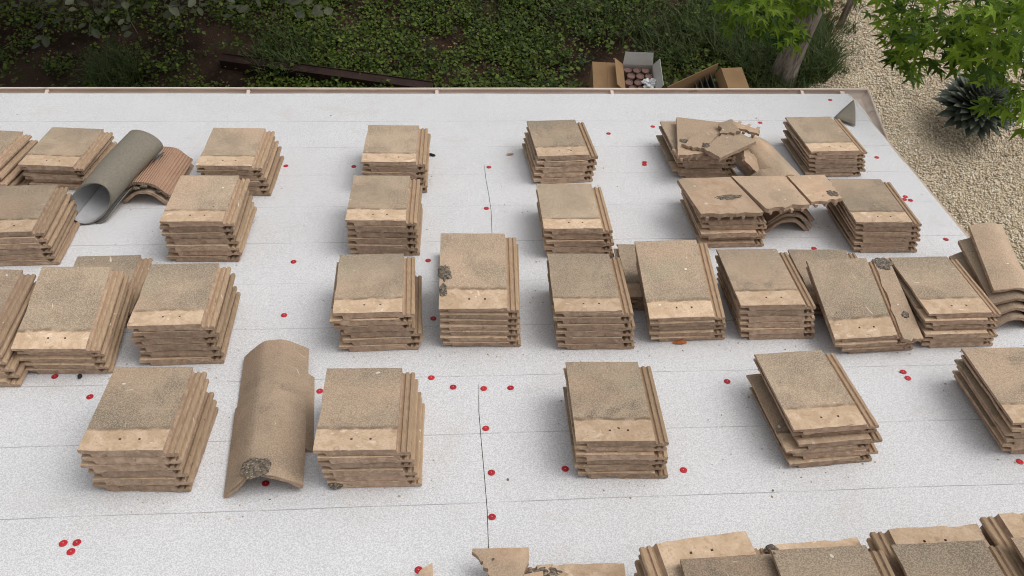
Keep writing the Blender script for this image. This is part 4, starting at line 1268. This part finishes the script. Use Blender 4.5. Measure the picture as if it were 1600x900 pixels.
at = me.attributes.new('rnd', 'FLOAT', 'POINT'); at.data.foreach_set('value', rn)
obj('crown', me, None, tree)['kind'] = 'stuff'

# small second trunk with dry foliage behind it
sp = empty('small_tree', Matrix.Translation((4.56, 8.62, 0)))
tag(sp, 'thin bare trunk with dry orange leaves behind the big trunk', 'tree')
obj('trunk', mesh_of('trunk', *tube_data([(4.52, 8.58, -.05), (4.53, 8.60, .5), (4.54, 8.62, 1.2), (4.53, 8.62, 2.2)], [.040, .036, .032, .02], 10), M['bark'], True), None, sp)
pos = np.stack([RNG.normal(4.33, 0.12, 260), RNG.normal(8.75, 0.16, 260), RNG.uniform(0.02, 0.40, 260)], 1); sz = RNG.uniform(0.03, 0.07, 260)
obj('crown', scatter_mesh('crown', LEAFV, LEAFF, pos, np.stack([sz * .6, sz, sz], 1), rand_rot(260, 1.4), M['dry'], RNG.uniform(0, 1, 260)), None, sp)

# ---- agave rosette
def agave_leaf(seed):
    vs, fs = [], []
    prof = [(0, .045), (.15, .055), (.4, .075), (.65, .078), (.82, .055), (.94, .022), (1.0, .003)]
    for t, w in prof:
        y = t * 0.40
        z = 0.03 * math.sin(t * 2.2)
        vs += [(-w / 1.55, y, z + 0.014 * (1 - t)), (0, y, z - 0.010 * (1 - t * 0.5)), (w / 1.55, y, z + 0.014 * (1 - t)), (0, y, z - 0.030 * (1 - t) - 0.008)]
    for j in range(len(prof) - 1):
        a, b = j * 4, j * 4 + 4
        fs += [(a, a + 1, b + 1, b), (a + 1, a + 2, b + 2, b + 1), (a + 2, a + 3, b + 3, b + 2), (a + 3, a, b, b + 3)]
    return fix_normals(mesh_of('leaf', vs, fs, M['agave'], True))
AGL = agave_leaf(1)
ag = empty('agave_plant', Matrix.Translation((5.48, 7.08, 0)))
tag(ag, 'dark blue-green spiky agave rosette on the gravel', 'agave')
NA_ = 230
for i in range(NA_):
    t = (i + 0.5) / NA_
    el = R(86 - 92 * t ** 0.85) + random.uniform(-0.05, 0.05)
    az = i * 2.39996 + random.uniform(-0.08, 0.08)
    L = (0.66 + 0.42 * min(1, t * 1.6)) * random.uniform(0.92, 1.05)
    m = Matrix.Translation((5.48, 7.08, 0.36 - 0.14 * t)) @ Matrix.Rotation(az, 4, 'Z') @ Matrix.Rotation(el, 4, 'X') @ Matrix.Diagonal((L * 0.92, L * 0.95, L, 1))
    obj('leaf', AGL, m, ag)

# ---- broad tree at the left: crown above the frame, twigs hanging into it
bt = empty('broadleaf_tree', Matrix.Translation((-4.2, 10.6, 0)))
tag(bt, 'grey-green broadleaf tree overhanging the dark left garden', 'tree')
obj('trunk', mesh_of('trunk', *tube_data([(-4.2, 10.6, -.1), (-4.15, 10.55, 1.0), (-4.0, 10.4, 2.2), (-3.8, 10.2, 3.6), (-3.6, 10, 5.0)], [.24, .19, .17, .14, .08], 14), M['bark'], True), None, bt)
OVV = [(0, -0.25, 0), (0.03, 0, 0.0), (0.30, 0.30, 0.05), (0.33, 0.60, 0.04), (0.17, 0.88, -0.02), (0, 1.0, -0.06), (-0.17, 0.88, -0.02), (-0.33, 0.60, 0.04), (-0.30, 0.30, 0.05), (-0.03, 0, 0.0), (0, 0.5, -0.01)]
OVF = [(0, 1, 9)] + [(i, i + 1, 10) for i in range(1, 9)] + [(9, 1, 10)]
n = 5200
a = RNG.uniform(0, 2 * np.pi, n); rr = np.sqrt(RNG.uniform(0, 1, n))
pos = np.stack([-4.0 + 3.9 * rr * np.cos(a), 10.2 + 3.2 * rr * np.sin(a), RNG.uniform(3.2, 5.6, n) - 0.5 * rr ** 2], 1)
sz = RNG.uniform(0.14, 0.24, n)
n2 = 2600
pos2 = np.stack([RNG.uniform(-4.6, -0.9, n2), RNG.uniform(7.15, 8.6, n2), RNG.uniform(1.25, 2.3, n2)], 1)
cl = np.array([mnoise.noise(Vector((p[0] * 2.2, p[1] * 2.2, p[2] * 2.2))) for p in pos2]) > -0.05
pos2 = pos2[cl]
pos = np.concatenate([pos, pos2]); sz = np.concatenate([sz, RNG.uniform(0.06, 0.115, len(pos2))]); n = len(pos)
obj('crown', scatter_mesh('crown', OVV, OVF, pos, np.stack([sz * 1.2, sz, sz], 1), rand_rot(n, 0.7), M['oval'], RNG.uniform(0, 1, n)), None, bt)['kind'] = 'stuff'
OVM = mesh_of('leaf', OVV, OVF, M['oval'])
rgs = random.Random(5)
TW = [(-2.95, 6.95, 1.55), (-3.24, 6.95, 1.6), (-2.80, 7.02, 1.35), (-3.02, 7.05, 1.15), (-2.58, 6.98, 1.25), (-2.30, 7.0, 1.5), (-1.98, 6.95, 1.55), (-1.80, 7.0, 1.6), (-3.45, 7.0, 1.5), (-2.25, 7.15, 1.25), (-3.65, 7.45, 0.7), (-2.65, 7.15, 1.5), (-3.1, 7.2, 1.4), (-2.1, 7.2, 1.4), (-2.45, 7.25, 1.35), (-1.6, 7.2, 1.4), (-3.3, 7.3, 1.1), (-2.9, 6.9, 1.7)]
nl = 0
for tip in TW:
    tip = Vector(tip)
    root = tip + Vector((rgs.uniform(-0.3, 0.3), rgs.uniform(0.7, 1.0), rgs.uniform(0.5, 0.9)))
    midp = tip.lerp(root, 0.5) + Vector((rgs.uniform(-.08, .08), 0, rgs.uniform(0.0, 0.12)))
    pts = [root.lerp(midp, t / 4) if t <= 4 else midp.lerp(tip, (t - 4) / 4) for t in range(9)]
    pts = [p + Vector((rgs.uniform(-.012, .012), rgs.uniform(-.012, .012), 0)) for p in pts]
    obj('twig', mesh_of('twig', *tube_data(pts, [0.008 - 0.0007 * i for i in range(9)], 6), M['twig'], True), None, bt)
    for q in range(16):
        f = 1 - (q / 16) * 0.75
        p = root.lerp(midp, f * 2) if f < 0.5 else midp.lerp(tip, f * 2 - 1)
        side = Vector((rgs.uniform(-1, 1), rgs.uniform(-1, 0.6), rgs.uniform(-0.5, 0.4)))
        p = p + side * 0.045
        if nl < 290:
            s_ = rgs.uniform(0.065, 0.115)
            yaw = math.atan2(side.y, side.x) - math.pi / 2
            obj('leaf', OVM, Matrix.Translation(p) @ Euler((rgs.uniform(-0.7, 0.1), rgs.uniform(-0.5, 0.5), yaw), 'XYZ').to_matrix().to_4x4() @ Matrix.Scale(s_, 4), bt); nl += 1
# main limbs of that tree towards the twigs
for tx, ty, tz in ((-3.0, 8.0, 2.6), (-2.3, 8.1, 2.6), (-3.8, 8.2, 2.7)):
    obj('branch', mesh_of('branch', *tube_data([(-3.9, 10.3, 3.0), ((tx - 3.9) / 2, (ty + 10.3) / 2, 3.1), (tx, ty, tz)], [.07, .045, .02], 8), M['bark'], True), None, bt)
